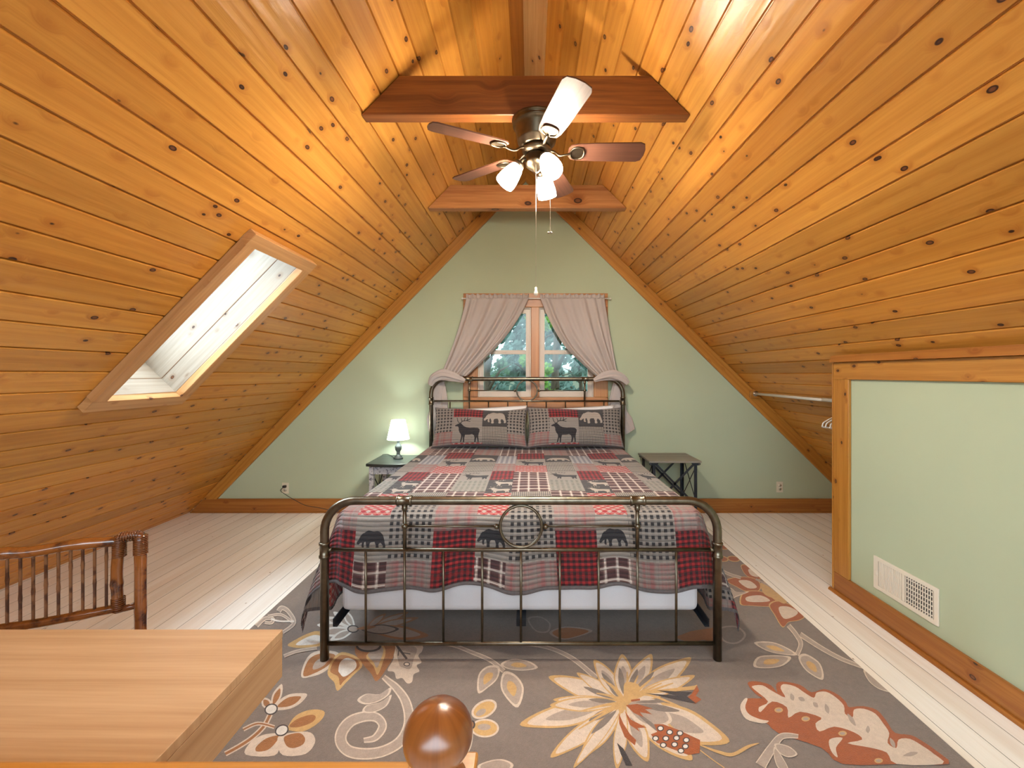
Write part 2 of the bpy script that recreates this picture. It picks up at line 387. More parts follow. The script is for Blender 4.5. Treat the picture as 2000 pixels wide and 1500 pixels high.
struct(mb.build('trim_5', m_base, None, 0), 'thin dark moulding between knee wall and ceiling', 'trim')

# ------------------------------------------------------------------ gable window
win = thing('window_1', 'twin double hung window with pine casing behind the headboard', 'window', ((WX0+WX1)/2, YW, WZ0), None, 'structure')
OX0, OX1, OZ0, OZ1 = -0.694, 0.812, 1.065, 2.289
mb = MB(); yf = YW-0.022; yb = YW-0.0005
mb.box(OX0, OX1, yf-0.004, yb, WZ1, OZ1, 0, 'x'); mb.box(OX0, OX1, yf, yb, OZ0, WZ0, 0, 'x')
mb.box(OX0, WX0, yf, yb, WZ0, WZ1, 0, 'z'); mb.box(WX1, OX1, yf, yb, WZ0, WZ1, 0, 'z')
MX = 0.055; mb.box(MX-0.043, MX+0.043, yf, YW+0.06, WZ0, WZ1, 0, 'z')
mb.build('casing', m_wtrim, win, 0.004)
for (a, b) in ((WX0, MX-0.043), (MX+0.043, WX1)):
    y0, y1 = YW+0.03, YW+0.075; fw = 0.055; zm = 1.45+(730-688)/FPX*4.45
    mb = MB()
    mb.box(a, a+fw, y0, y1, WZ0, WZ1, 0, 'z'); mb.box(b-fw, b, y0, y1, WZ0, WZ1, 0, 'z')
    mb.box(a+fw, b-fw, y0, y1, WZ0, WZ0+0.06, 0, 'x'); mb.box(a+fw, b-fw, y0, y1, WZ1-0.06, WZ1, 0, 'x')
    mb.box(a, a+0.012, y0-0.03, y0, WZ0, WZ1, 0, 'z'); mb.box(b-0.012, b, y0-0.03, y0, WZ0, WZ1, 0, 'z')
    mb.box(a, b, y0-0.03, y0, WZ0, WZ0+0.012, 0, 'x'); mb.box(a, b, y0-0.03, y0, WZ1-0.012, WZ1, 0, 'x')
    fr = mb.build('sash_frame', m_vinyl, win, 0.003)
    mb = MB(); mb.box(a+fw, b-fw, y0+0.004, y1-0.006, zm-0.022, zm+0.022, 0, 'x'); mb.box((a+b)/2-0.02, (a+b)/2+0.02, y0-0.004, y0+0.004, zm-0.006, zm+0.012, 0, 'x')
    mb.build('meeting_rail', m_vinyl, fr, 0.003)
    mb = MB(); mb.box(a+fw, b-fw, y0+0.018, y0+0.022, WZ0+0.06, WZ1-0.06, 0, 'x'); mb.build('pane', m_dimglass, fr)

# ------------------------------------------------------------------ skylight
sky = thing('window_2', 'skylight in the left slope with a pale board shaft', 'skylight', tuple(SL(2.4, 2.45)), None, 'structure')
mb = MB(); T = 0.045; cw = 0.074
def slbox(s0, s1, y0, y1, n0, n1, grain, mat=0, fn=SL):
    vs = [fn(s_, y, n) for s_ in (s0, s1) for y in (y0, y1) for n in (n0, n1)]
    fs = [(0, 1, 3, 2), (4, 6, 7, 5), (0, 4, 5, 1), (2, 3, 7, 6), (0, 2, 6, 4), (1, 5, 7, 3)]
    o = random.random()*9
    uv = [((s_ if grain == 's' else y)+o, (y if grain == 's' else s_)+n*0.7) for s_ in (s0, s1) for y in (y0, y1) for n in (n0, n1)]
    mb.add(vs, fs, mat, False, uv)
slbox(HS0-cw, HS0, HY0-cw, HY1+cw, -T, -0.0005, 'y'); slbox(HS1, HS1+cw, HY0-cw, HY1+cw, -T, -0.0005, 'y')
slbox(HS0, HS1, HY0-cw, HY0, -T, -0.0005, 's'); slbox(HS0, HS1, HY1, HY1+cw, -T, -0.0005, 's')
mb.build('casing', m_casing, sky, 0.004)
mb = MB(); DD = 0.36
def shaft(quad, uv): mb.add(quad, [(0, 1, 2, 3)], 0, False, uv)
for y in (HY0, HY1):
    shaft([SL(HS0, y, 0.0), SL(HS1, y, 0.0), SL(HS1, y, DD), SL(HS0, y, DD)], [(HS0, 0+y), (HS1, 0+y), (HS1, DD+y), (HS0, DD+y)])
for s_ in (HS0, HS1):
    shaft([SL(s_, HY0, 0.0), SL(s_, HY1, 0.0), SL(s_, HY1, DD), SL(s_, HY0, DD)], [(HY0, 3+s_), (HY1, 3+s_), (HY1, DD+3+s_), (HY0, DD+3+s_)])
mb.build('shaft_lining', m_shaft, sky)
mb = MB()
for n_ in (0.125, 0.275):                              # shadow gaps between shaft boards
    e = 0.0012
    for y, sg in ((HY0, 1), (HY1, -1)): slbox(HS0, HS1, min(y, y+sg*e), max(y, y+sg*e), n_-0.002, n_+0.002, 's')
    for s_, sg in ((HS0, 1), (HS1, -1)): slbox(min(s_, s_+sg*e), max(s_, s_+sg*e), HY0, HY1, n_-0.002, n_+0.002, 'y')
mb.build('board_joints', paint('joint_brown', (0.18, 0.09, 0.04), 0.8), sky)
mb = MB(); f = 0.045
slbox(HS0, HS0+f, HY0, HY1, DD, DD+0.05, 'y'); slbox(HS1-f, HS1, HY0, HY1, DD, DD+0.05, 'y')
slbox(HS0+f, HS1-f, HY0, HY0+f, DD, DD+0.05, 's'); slbox(HS0+f, HS1-f, HY1-f, HY1, DD, DD+0.05, 's')
sf = mb.build('sash_frame', m_white, sky)
mb = MB(); slbox(HS0+f, HS1-f, HY0+f, HY1-f, DD+0.02, DD+0.024, 's'); mb.build('pane', m_glass, sf)

# ------------------------------------------------------------------ collar beams
def beam(Y0, Y1, zb, h, mat, label):
    mb = MB()
    xl = lambda z: FLX+(z/RZ)*(RX-FLX)+0.004; xr = lambda z: FRX-(z/RZ)*(FRX-RX)-0.004
    mb.prism([(xl(zb), zb), (xr(zb), zb), (xr(zb+h), zb+h), (xl(zb+h), zb+h)], Y0, Y1, lambda a, b, n: (a, n, b), 0, 'x')
    o = mb.build('ceiling_beam', mat, None, 0.004); return tag(o, label, 'beam', 'collar beams across the ceiling')
BZ1 = CH+506*2.14/FPX; BZ2 = CH+323.5*3.42/FPX
beam(2.14, 2.21, BZ1, 0.20, m_beam, 'nearer, wider dark-stained ceiling beam that carries the fan')
beam(3.42, 3.495, BZ2, 0.19, m_beam2, 'farther, narrower stained ceiling beam close to the green wall')

# ------------------------------------------------------------------ iron bed
BX0, BX1 = -1.033, 0.943; FY = 2.112; HY = 4.262
bed = thing('bed', 'king size bed with antique bronze iron headboard and footboard on the floral rug', 'bed', (-0.045, 3.2, 0.014))
def arch(Y, topz, midz, botz, x0, x1, foot0, name, legz=0.014):
    rr = 0.155; R = 0.021; cx = (x0+x1)/2
    root = MB(); pts = [(x0, Y, foot0)]
    pts += [(x0, Y, topz-rr)]+[(x0+rr-rr*math.cos(a), Y, topz-rr+rr*math.sin(a)) for a in [pi/2*i/10 for i in range(1, 11)]]
    pts += [(x1-rr+rr*math.sin(a), Y, topz-rr+rr*math.cos(a)) for a in [pi/2*i/10 for i in range(0, 11)]]+[(x1, Y, foot0)]
    root.tube(pts, R, 16); fo = root.build(name, m_bronze, bed)
    for x in (x0, x1):                                  # sleeves where the middle rail joins
        mb = MB(); mb.lathe([(0.0225, -0.04), (0.0268, -0.037), (0.0268, -0.027), (0.0232, -0.025), (0.0232, 0.025), (0.0268, 0.027), (0.0268, 0.037), (0.0225, 0.04)], (x, Y, midz), 20)
        mb.build('collar', m_bronze, fo)
        sg = 1 if x == x0 else -1
        mb = MB(); mb.ball((x+sg*0.028, Y, midz), 0.013); mb.build('knuckle_ball', m_bronze, fo)
    ux = (cx-0.585, cx+0.585)
    for x in ux:
        mb = MB(); mb.lathe([(0.0225, -0.039), (0.0268, -0.036), (0.0268, -0.028), (0.0232, -0.025), (0.0232, 0.025), (0.0268, 0.028), (0.0268, 0.036), (0.0225, 0.039)], (x, Y, topz), 20, 0, (1, 0, 0))
        mb.build('collar', m_bronze, fo)
        mb = MB(); mb.lathe([(0.012, -0.05), (0.014, -0.046), (0.014, -0.018)], (x, Y, topz), 16); mb.build('socket', m_bronze, fo)
        mb = MB(); mb.ball((x, Y, (topz+midz)/2-0.005), 0.0165); mb.build('knuckle_ball', m_bronze, fo)
    rc = (topz-0.021+midz+0.008)/2
    for sg in (-1, 1):
        mb = MB(); mb.ball((cx+sg*0.123, Y, rc), 0.014); mb.build('knuckle_ball', m_bronze, fo)
    mb = MB(); mb.tube([(x0, Y, midz), (x1, Y, midz)], 0.0095, 12); mb.build('middle_rail', m_bronze, fo)
    if botz is not None:
        mb = MB(); mb.tube([(x0, Y, botz), (x1, Y, botz)], 0.0105, 12); mb.build('bottom_rail', m_bronze, fo)
    mb = MB(); r = 0.105; mb.tube([(cx+r*math.cos(2*pi*i/40), Y, rc+r*math.sin(2*pi*i/40)) for i in range(40)], 0.0075, 10, closed=True)
    mb.build('ring', m_bronze, fo)
    for sg in (-1, 1):
        mb = MB(); mb.tube([(cx+sg*0.585, Y, (topz+midz)/2-0.005), (cx+sg*0.123, Y, rc)], 0.0055, 10); mb.build('cross_rod', m_bronze, fo)
        mb = MB(); mb.tube([(cx+sg*0.585, Y, topz-0.02), (cx+sg*0.585, Y, midz)], 0.0095, 12); mb.build('upright', m_bronze, fo)
    for i in range(-4, 5):
        x = cx+i*0.1952
        mb = MB(); mb.tube([(x, Y, midz), (x, Y, botz if botz is not None else 0.30)], 0.0062, 10); mb.build('spindle', m_bronze, fo)
    return fo
RUG = 0.014
arch(FY, 0.812, 0.565, 0.094, BX0, BX1, RUG, 'footboard')
arch(HY, 1.397, 1.173, 0.30, BX0+0.03, BX1-0.0, 0.0, 'headboard')
for x in (BX0+0.035, BX1-0.035):
    mb = MB(); mb.box(x-0.003, x+0.003, FY+0.02, HY-0.02, 0.165, 0.205, 0, 'y'); mb.box(x-0.02 if x > 0 else x, x if x > 0 else x+0.02, FY+.02, HY-.02, 0.165, 0.170, 0, 'y')
    mb.build('side_rail', m_black, bed)
mb = MB(); mb.box(-0.07, -0.02, FY+0.05, HY-0.05, 0.15, 0.185, 0, 'y'); mb.build('centre_rail', m_black, bed)
for yy in (2.7, 3.4):
    mb = MB(); mb.tube([(-0.045, yy, RUG), (-0.045, yy, 0.15)], 0.014, 10); mb.build('centre_leg', m_black, bed)
# box spring and mattress
def softbox(x0, x1, y0, y1, z0, z1, r):
    mb = MB(); mb.box(x0, x1, y0, y1, z0, z1); return mb
m_spring = cloth('white_ticking', (0.66, 0.66, 0.70)); 
mb = softbox(-1.0, 0.893, 2.215, 4.21, 0.19, 0.43, 0.04); bsp = mb.build('box_spring', m_spring, None, 0.035, 4)
tag(bsp, 'white box spring showing below the quilt hem', 'box spring')
mb = softbox(-0.985, 0.875, 2.25, 4.20, 0.432, 0.70, 0.06); mt = mb.build('mattress', m_spring, None, 0.06, 5)
tag(mt, 'white mattress under the patchwork quilt', 'mattress')

# ------------------------------------------------------------------ quilt fabrics
def fabric(name, kind):
    k = NT(name); U, V = k.uv()
    def chk(a, p, duty=0.5, ph=0.0):                      # 1 inside stripe
        f = k.M('FRACT', k.M('ADD', k.M('DIVIDE', a, p), 50.0+ph))
        return k.M('SUBTRACT', 1.0, k.step(f, duty-0.04, duty+0.04)) if True else None
    def line(a, p, wd, ph=0.0):
        f = k.M('ABSOLUTE', k.M('SUBTRACT', k.M('FRACT', k.M('ADD', k.M('DIVIDE', a, p), 50.0+ph)), 0.5))
        return k.M('SUBTRACT', 1.0, k.step(f, wd*0.7/p, wd*1.3/p))
    beige = (0.31, 0.275, 0.25)
    if kind in ('gingham', 'grey_gingham', 'blue_gingham', 'red', 'diag'):
        p = {'gingham': .033, 'grey_gingham': .034, 'blue_gingham': .04, 'red': .030, 'diag': .036}[kind]
        cols = {'gingham': (beige, (.20, .175, .165), (.028, .026, .03)), 'grey_gingham': (beige, (.30, .29, .26), (.17, .17, .15)),
                'blue_gingham': ((.52, .50, .50), (.33, .33, .36), (.15, .16, .21)), 'red': ((.38, .02, .025), (.17, .012, .018), (.03, .01, .014)),
                'diag': ((.50, .40, .36), (.44, .12, .11), (.36, .03, .04))}[kind]
        a, b_ = U, V
        if kind == 'diag': a = k.M('MULTIPLY', k.M('ADD', U, V), .7071); b_ = k.M('MULTIPLY', k.M('SUBTRACT', U, V), .7071)
        ca, cb = chk(a, p, 0.52 if kind == 'gingham' else 0.5), chk(b_, p, 0.52)
        s_ = k.M('ADD', ca, cb)
        mid = 0.35 if kind in ('gingham',) else 1.0
        col = k.mix(k.M('MULTIPLY', k.M('MINIMUM', s_, 1.0), mid), cols[0], cols[1])
        col = k.mix(k.M('MULTIPLY', ca, cb), col, cols[2])
    elif kind == 'pink':
        n = k.noise(k.xyz(k.M('MULTIPLY', U, 30.0), 0.0), 1.0, 3); n2 = k.noise(k.xyz(0.0, k.M('MULTIPLY', V, 30.0)), 1.0, 3)
        s_ = k.step(k.M('ADD', n, n2), 0.85, 1.2)
        col = k.mix(s_, (.30, .26, .24), (.34, .13, .125)); col = k.mix(k.M('MULTIPLY', k.M('MAXIMUM', line(U, .045, .0016), line(V, .045, .0016)), 0.5), col, (.22, .18, .18))
    elif kind == 'plaid':
        ca, cb = chk(U, .064, 0.72), chk(V, .064, 0.72)
        col = k.mix(k.M('MULTIPLY', k.M('MINIMUM', k.M('ADD', ca, cb), 1.0), 1.0), (.44, .36, .33), (.24, .15, .14))
        col = k.mix(k.M('MULTIPLY', ca, cb), col, (.085, .035, .038))
        col = k.mix(k.M('MAXIMUM', line(U, .064, .0021, .64), line(V, .064, .0021, .64)), col, (.78, .70, .64))
        col = k.mix(k.M('MULTIPLY', k.M('MAXIMUM', line(U, .064, .001, .55), line(V, .064, .001, .55)), 0.8), col, (.78, .70, .64))
    elif kind == 'small':
        ca, cb = line(U, .0125, .0022), line(V, .0125, .0022)
        col = k.mix(k.M('MAXIMUM', ca, cb), (.47, .42, .36), (.11, .10, .10)); col = k.mix(k.M('MULTIPLY', ca, cb), col, (.06, .05, .06))
    elif kind in ('dark_on_beige', 'light_on_grey'):
        at_ = k.n('Attribute', attribute_name='motif')
        m_ = k.step(at_.outputs['Fac'], -0.0012, 0.0012)
        A, B = ((.026, .024, .03), beige) if kind == 'dark_on_beige' else ((.46, .40, .35), (.055, .052, .055))
        col = k.mix(m_, A, B)
    elif kind == 'binding': col = k.mix(k.noise(k.xyz(U, V), 60.0, 2), (.10, .09, .10), (.2, .17, .17))
    th = k.noise(k.xyz(k.M('MULTIPLY', U, 500.0), k.M('MULTIPLY', V, 500.0)), 1.0, 1)
    v_ = k.M('ADD', 0.60, k.M('MULTIPLY', th, 0.28)); col = k.mix(1.0, col, k.xyz(v_, v_, v_), 'MULTIPLY')
    k.base(col, 0.92); k.b.inputs['Sheen Weight'].default_value = 0.15
    q = k.M('POWER', k.M('ABSOLUTE', k.M('SINE', k.M('MULTIPLY', V, pi/0.0235))), 0.4)
    k.bump(k.M('ADD', q, k.M('MULTIPLY', k.noise(k.xyz(U, V), 70.0, 2), 0.5)), 0.9, 0.006); return k.m
KN = ['gingham', 'red', 'pink', 'plaid', 'small', 'diag', 'dark_on_beige', 'light_on_grey', 'blue_gingham', 'grey_gingham', 'binding']
FAB = [fabric('quilt_'+n, n) for n in KN]; FI = {n: i for i, n in enumerate(KN)}

BEAR = ([(0, .19), (.02, .26), (.07, .32), (.10, .40), (.13, .47), (.16, .49), (.18, .55), (.22, .54), (.25, .56), (.31, .61), (.39, .65), (.47, .63), (.57, .60), (.68, .62), (.80, .58), (.88, .50), (.93, .38), (.96, .25), (1.0, .12), (.99, .03), (.90, .02), (.91, .12), (.85, .21), (.79, .25), (.75, .16), (.78, .04), (.76, .0), (.67, .0), (.66, .06), (.67, .14), (.62, .27), (.50, .26), (.46, .24), (.44, .14), (.46, .04), (.44, .0), (.35, .0), (.34, .05), (.35, .13), (.31, .27), (.27, .28), (.25, .16), (.28, .08), (.22, .06), (.18, .12), (.19, .25), (.13, .22), (.06, .14)], [])
ELK = ([(0.0, .66), (.03, .625), (.12, .625), (.16, .57), (.17, .46), (.21, .37), (.27, .29), (.28, .18), (.245, .02), (.29, .0), (.325, .16), (.34, .25), (.35, .14), (.355, .0), (.405, .0), (.405, .16), (.43, .28), (.60, .28), (.70, .30), (.77, .25), (.80, .16), (.785, .0), (.835, .0), (.865, .14), (.87, .20), (.895, .14), (.915, .0), (.96, .0), (.945, .2), (.96, .32), (.995, .42), (.98, .50), (.91, .555), (.75, .565), (.60, .56), (.45, .585), (.36, .63), (.30, .69), (.25, .745), (.21, .76), (.15, .735), (.07, .70)],
       [(.20, .74, .30, .84), (.30, .84, .45, .86), (.45, .86, .62, .94), (.28, .82, .24, .96), (.36, .85, .40, .98), (.48, .87, .50, 1.0), (.19, .74, .11, .84), (.11, .84, .08, .98), (.45, .86, .60, .82)])
WOLF = ([(0, .40), (.06, .36), (.12, .36), (.16, .30), (.20, .22), (.17, .02), (.21, .0), (.24, .18), (.27, .24), (.29, .10), (.28, .0), (.32, .0), (.33, .2), (.38, .26), (.55, .26), (.66, .28), (.70, .20), (.68, .02), (.72, .0), (.75, .16), (.79, .2), (.82, .1), (.80, .0), (.84, .0), (.86, .18), (.84, .32), (.90, .30), (1.0, .16), (1.0, .2), (.93, .38), (.84, .46), (.6, .46), (.35, .47), (.22, .53), (.17, .60), (.14, .54), (.10, .60), (.08, .50), (.03, .45)], [])
def sdf(P, shape, ox, oy, sc, flip=False):
    poly, segs = shape
    X = (P[:, 0]-ox)/sc; Y = (P[:, 1]-oy)/sc
    if flip: X = 1-X
    d = np.full(len(X), 1e9); ins = np.zeros(len(X), bool)
    n = len(poly)
    for i in range(n):
        ax, ay = poly[i]; bx, by = poly[(i+1) % n]
        ex, ey = bx-ax, by-ay; t = np.clip(((X-ax)*ex+(Y-ay)*ey)/(ex*ex+ey*ey), 0, 1)
        d = np.minimum(d, np.hypot(X-ax-t*ex, Y-ay-t*ey))
        c = (ay > Y) != (by > Y)
        with np.errstate(divide='ignore', invalid='ignore'): xi = (bx-ax)*(Y-ay)/(by-ay+1e-12)+ax
        ins ^= c & (X < xi)
    d = np.where(ins, -d, d)
    for ax, ay, bx, by in segs:
        ex, ey = bx-ax, by-ay; t = np.clip(((X-ax)*ex+(Y-ay)*ey)/(ex*ex+ey*ey), 0, 1)
        d = np.minimum(d, np.hypot(X-ax-t*ex, Y-ay-t*ey)-0.015)
    return d*sc

def np_mesh(name, P, nu, nv, uv, matidx, motif, mats, parent, sub=0):
    """P (nv*nu,3) grid, matidx per face, uv per vertex"""
    off = np.array(wloc(parent)) if parent else 0.0
    me = bpy.data.meshes.new(name)
    i = np.arange(nu-1); j = np.arange(nv-1); I, J = np.meshgrid(i, j)
    a = (J*nu+I).ravel(); F = np.stack([a, a+1, a+1+nu, a+nu], 1)
    me.vertices.add(nu*nv); me.vertices.foreach_set('co', (P-off).ravel().astype(np.float32))
    me.loops.add(F.size); me.loops.foreach_set('vertex_index', F.ravel().astype(np.int32))
    me.polygons.add(len(F)); me.polygons.foreach_set('loop_start', (np.arange(len(F))*4).astype(np.int32))
    me.polygons.foreach_set('loop_total', np.full(len(F), 4, np.int32))
    me.update(calc_edges=True)
    me.polygons.foreach_set('material_index', matidx.ravel().astype(np.int32)); me.polygons.foreach_set('use_smooth', np.ones(len(F), bool))
    ul = me.uv_layers.new(name='UVMap'); ul.data.foreach_set('uv', uv[F.ravel()].ravel().astype(np.float32))
    at_ = me.attributes.new('motif', 'FLOAT', 'POINT'); at_.data.foreach_set('value', motif.astype(np.float32))
    for m in mats: me.materials.append(m)
    me.validate(); me.update()
    o = bpy.data.objects.new(name, me); COL.objects.link(o)
    if parent: o.parent = parent
    return o

# quilt sheet: u across, v along the bed (v = 2.20 at the foot edge, smaller values hang down in front)
QC = -0.052; QA = 0.955; QF = 2.20; QT = 0.722; G = 0.0065
LF = 0.385; LS = 0.53
us = np.arange(-QA-LS, QA+LS+G/2, G); vs_ = np.arange(QF-LF, 4.16, G)
nu, nv = len(us), len(vs_); UU, VV = np.meshgrid(us, vs_)
u = UU.ravel(); v = VV.ravel()
# hanging amounts; the hem waves a little
hemw = 1.0+0.035*np.sin(u*9.0+1.0)+0.03*np.sin(u*17.0+2.4)
du = np.maximum(np.abs(u)-QA+0.035, 0); dv = np.maximum(QF+0.035-v, 0)*hemw
sg = np.sign(u)
def drop(d, r=0.05):                                  # arc length -> (outward, down)
    a = np.minimum(d/r, pi/2); o_ = r*np.sin(a); h = r*(1-np.cos(a)); e = np.maximum(d-r*pi/2, 0)
    return o_+0.06*e, h+e*0.995
X = QC+np.clip(u, -QA+0.035, QA-0.035); Y = np.maximum(v, QF+0.035); Z = np.full_like(u, QT)
dd = np.hypot(du, dv); phi = np.arctan2(dv, du+1e-9)  # 0 side, pi/2 front
o_, h = drop(dd)
e = np.maximum(dd-0.06, 0)
corner = np.sin(2*phi)
sideout = o_*np.cos(phi); frontout = o_*np.sin(phi)
# folds
rip_f = 0.013*np.sin(u*15.0+0.8)+0.010*np.sin(u*31.0+2.0)
rip_s = 0.018*np.sin(v*13.0)+0.010*np.sin(v*27.0+1.0)
frontout += e*1.6*rip_f*np.sin(phi)**2
sideout += e*1.8*rip_s*np.cos(phi)**2+e*corner*0.34+e*0.05
fold = e*0.07*np.sin(phi*7.0)*corner
sideout += fold
frontout = np.minimum(frontout*(1-0.55*corner), 0.088)
X = X+sg*sideout; Y = Y-frontout+e*corner*0.10; Z = Z-h
Z = np.maximum(Z, 0.045+0.01*np.sin(u*40))
# gentle unevenness on the top and quilting channels
topm = np.exp(-dd*30)
Z += topm*(0.006*np.sin(u*3.1+1)*np.sin(v*2.7)+0.003*np.sin(u*9+v*5))
puff = 0.0028*np.abs(np.sin(v*pi/0.0235))**0.6; puffs = 0.0028*np.abs(np.sin(v*pi/0.0235))**0.6
Z += np.where(dd < 0.05, puff, 0); Y -= np.where((dd >= 0.05), puff*np.sin(phi), 0); X += sg*np.where(dd >= 0.05, puffs*np.cos(phi), 0)
P = np.stack([X, Y, Z], 1)
# patch layout
PER = 0.622; CB = [-0.112, 0.126, 0.344, 0.510]        # column borders of one repeat (gingham, red, bear)
colA = [(1.93, 1.985, 'pink'), (1.985, 2.40, 'gingham'), (2.40, 2.565, 'small'), (2.565, 3.06, 'plaid'), (3.06, 3.30, 'diag'), (3.30, 3.56, 'wolfD'), (3.56, 3.82, 'red'), (3.82, 9, 'plaid')]
colB = [(0, 2.115, 'red'), (2.115, 2.40, 'pink'), (2.40, 2.576, 'plaid'), (2.576, 2.85, 'grey_gingham'), (2.85, 3.10, 'elkD'), (3.10, 3.43, 'small'), (3.43, 3.72, 'bearL'), (3.72, 9, 'pink')]
colC = [(0, 1.965, 'plaid'), (1.965, 2.19, 'bearD'), (2.19, 2.54, 'diag'), (2.54, 2.85, 'wolfL'), (2.85, 3.105, 'red'), (3.105, 3.37, 'pink'), (3.37, 3.71, 'blue_gingham'), (3.71, 9, 'plaid')]
colA[0] = (0, 1.965, 'pink')
fu = (us[:-1]+us[1:])/2; fv = (vs_[:-1]+vs_[1:])/2
xw = fu+QC
mi = np.zeros((nv-1, nu-1), int); motif = np.ones(nu*nv)
rel = (xw-CB[0]) % PER; ci = np.where(rel < CB[1]-CB[0], 0, np.where(rel < CB[2]-CB[0], 1, 2)); blk = np.floor((xw-CB[0])/PER).astype(int)
PV = np.stack([u+QC, v], 1)
MOT = {'wolfD': (ELK, 'dark_on_beige'), 'elkD': (ELK, 'dark_on_beige'), 'bearL': (BEAR, 'light_on_grey'), 'bearD': (BEAR, 'dark_on_beige'), 'wolfL': (ELK, 'light_on_grey')}
for c_, cl in enumerate((colA, colB, colC)):
    for (v0, v1, kd) in cl:
        fab = MOT[kd][1] if kd in MOT else kd
        rows = np.where((fv >= v0) & (fv < v1))[0]; cols = np.where(ci == c_)[0]
        if len(rows) and len(cols): mi[np.ix_(rows, cols)] = FI[fab]
        if kd in MOT:
            wd = [CB[1]-CB[0], CB[2]-CB[1], CB[3]-CB[2]][c_]
            for b_ in range(blk.min(), blk.max()+1):
                x0 = CB[c_]+b_*PER; sel = (PV[:, 0] > x0-0.02) & (PV[:, 0] < x0+wd+0.02) & (PV[:, 1] > v0-0.02) & (PV[:, 1] < v1+0.02)
                if not sel.any(): continue
                sc_ = wd*0.90; sp_ = MOT[kd][0]; y0 = v0+(v1-v0)*(0.14 if kd != 'wolfD' else 0.06); sx = x0+wd*0.05
                if kd == 'wolfL':
                    d1 = np.minimum(sdf(PV[sel], sp_, x0+0.015, v0+0.012, 0.14), sdf(PV[sel], sp_, x0+0.03, v0+0.16, 0.14))
                elif kd == 'elkD': d1 = sdf(PV[sel], sp_, sx, v0+0.025, sc_)
                elif kd == 'bearD': d1 = sdf(PV[sel], sp_, sx, v0+0.06, sc_)
                else: d1 = sdf(PV[sel], sp_, sx, y0, sc_)
                motif[sel] = np.minimum(motif[sel], d1)
hem = 0.014
mi[:3, :] = FI['binding']; mi[:, :3] = FI['binding']; mi[:, -3:] = FI['binding']
quilt = np_mesh('patchwork_quilt', P, nu, nv, np.stack([u+QC, v], 1), mi, motif, FAB, None)
tag(quilt, 'red, grey and beige patchwork quilt with bears and elk draped over the bed', 'quilt')
quilt.location.z = 0.004

# ------------------------------------------------------------------ pillows
def sham(x0, x1, yb, yt, zb, zt, T, label, rot=0.0, dip=0.0):
    W = x1-x0; g = 0.006; a = np.arange(0, W+g/2, g); a = a*(W/a[-1])
    H = math.hypot(yt-yb, zt-zb); b = np.arange(0, H+g/2, g); b = b*(H/b[-1])
    A, B = np.meshgrid(a, b); n1, n2 = len(a), len(b)
    s_ = A/W*2-1; t_ = B/H*2-1
    th = T*np.power(np.clip((1-np.abs(s_)**3.2), 0, 1), 0.55)*np.power(np.clip((1-np.abs(t_)**2.8), 0, 1), 0.55)
    th = th*(1+0.08*np.sin(A*14)*np.sin(B*11+1))
    # corners pull out, sides draw in
    As = A+(-0.022*s_*(1-t_**2))*1.0; Bs = B-0.03*t_*(1-s_**2)*0.7-dip*np.clip(t_, 0, 1)*np.exp(-((s_-0.45)/0.5)**2)
    th += 0.0022*np.abs(np.sin(A*pi/0.021))**0.6*(th > 0.01)
    dy, dz = (yt-yb)/H, (zt-zb)/H
    def mk(sign):
        Pn = np.stack([x0+As, yb+Bs*dy-sign*th*dz, zb+Bs*dz+sign*th*dy+0*th], -1).reshape(-1, 3); return Pn
    fa = (a[:-1]+a[1:])/2/W; fb = (b[:-1]+b[1:])/2/H
    mi = np.zeros((n2-1, n1-1), int); FA, FB = np.meshgrid(fa, fb)
    mi[:] = FI['gingham']; mi[(FA < .22) & (FB < .33)] = FI['pink']
    c2 = (FA >= .22) & (FA < .53); mi[c2] = FI['dark_on_beige']; mi[c2 & (FB > .70)] = FI['red']; mi[c2 & (FB < .06)] = FI['diag']
    c3 = (FA >= .53) & (FA < .80); mi[c3] = FI['light_on_grey']; mi[c3 & (FB < .44)] = FI['small']
    c4 = FA >= .80; mi[c4 & (FB < .28)] = FI['pink']
    mi[:2] = FI['binding']; mi[-2:] = FI['binding']; mi[:, :2] = FI['binding']; mi[:, -2:] = FI['binding']
    PV = np.stack([A.ravel(), B.ravel()], 1)
    motif = np.ones(len(PV))
    sel = (PV[:, 0] > W*.2) & (PV[:, 0] < W*.55); motif[sel] = sdf(PV[sel], ELK, W*.235, H*.07, W*.275)
    sel = (PV[:, 0] > W*.52) & (PV[:, 0] < W*.82); motif[sel] = np.minimum(motif[sel], sdf(PV[sel], BEAR, W*.545, H*.53, W*.245))
    o = np_mesh('pillow_sham', mk(1), n1, n2, np.stack([A.ravel(), B.ravel()*1.0], 1), mi, motif, FAB, None)
    bk = np_mesh('back_panel', mk(-0.75), n1, n2, np.stack([A.ravel(), B.ravel()], 1), np.full((n2-1, n1-1), FI['binding']), np.ones(len(PV)), FAB, o)
    return tag(o, label, 'pillow', 'patchwork pillow shams against the headboard')
sham(-0.935, -0.022, 3.97, 4.135, 0.745, 1.118, 0.10, 'patchwork sham with elk and bear, the left one, nearer the lit lamp', dip=0.02)
sham(-0.030, 0.892, 3.965, 4.13, 0.745, 1.122, 0.10, 'patchwork sham with elk and bear, the right one, nearer the metal side table', dip=0.012)
m_pil = cloth('white_pillowcase', (0.78, 0.78, 0.80))
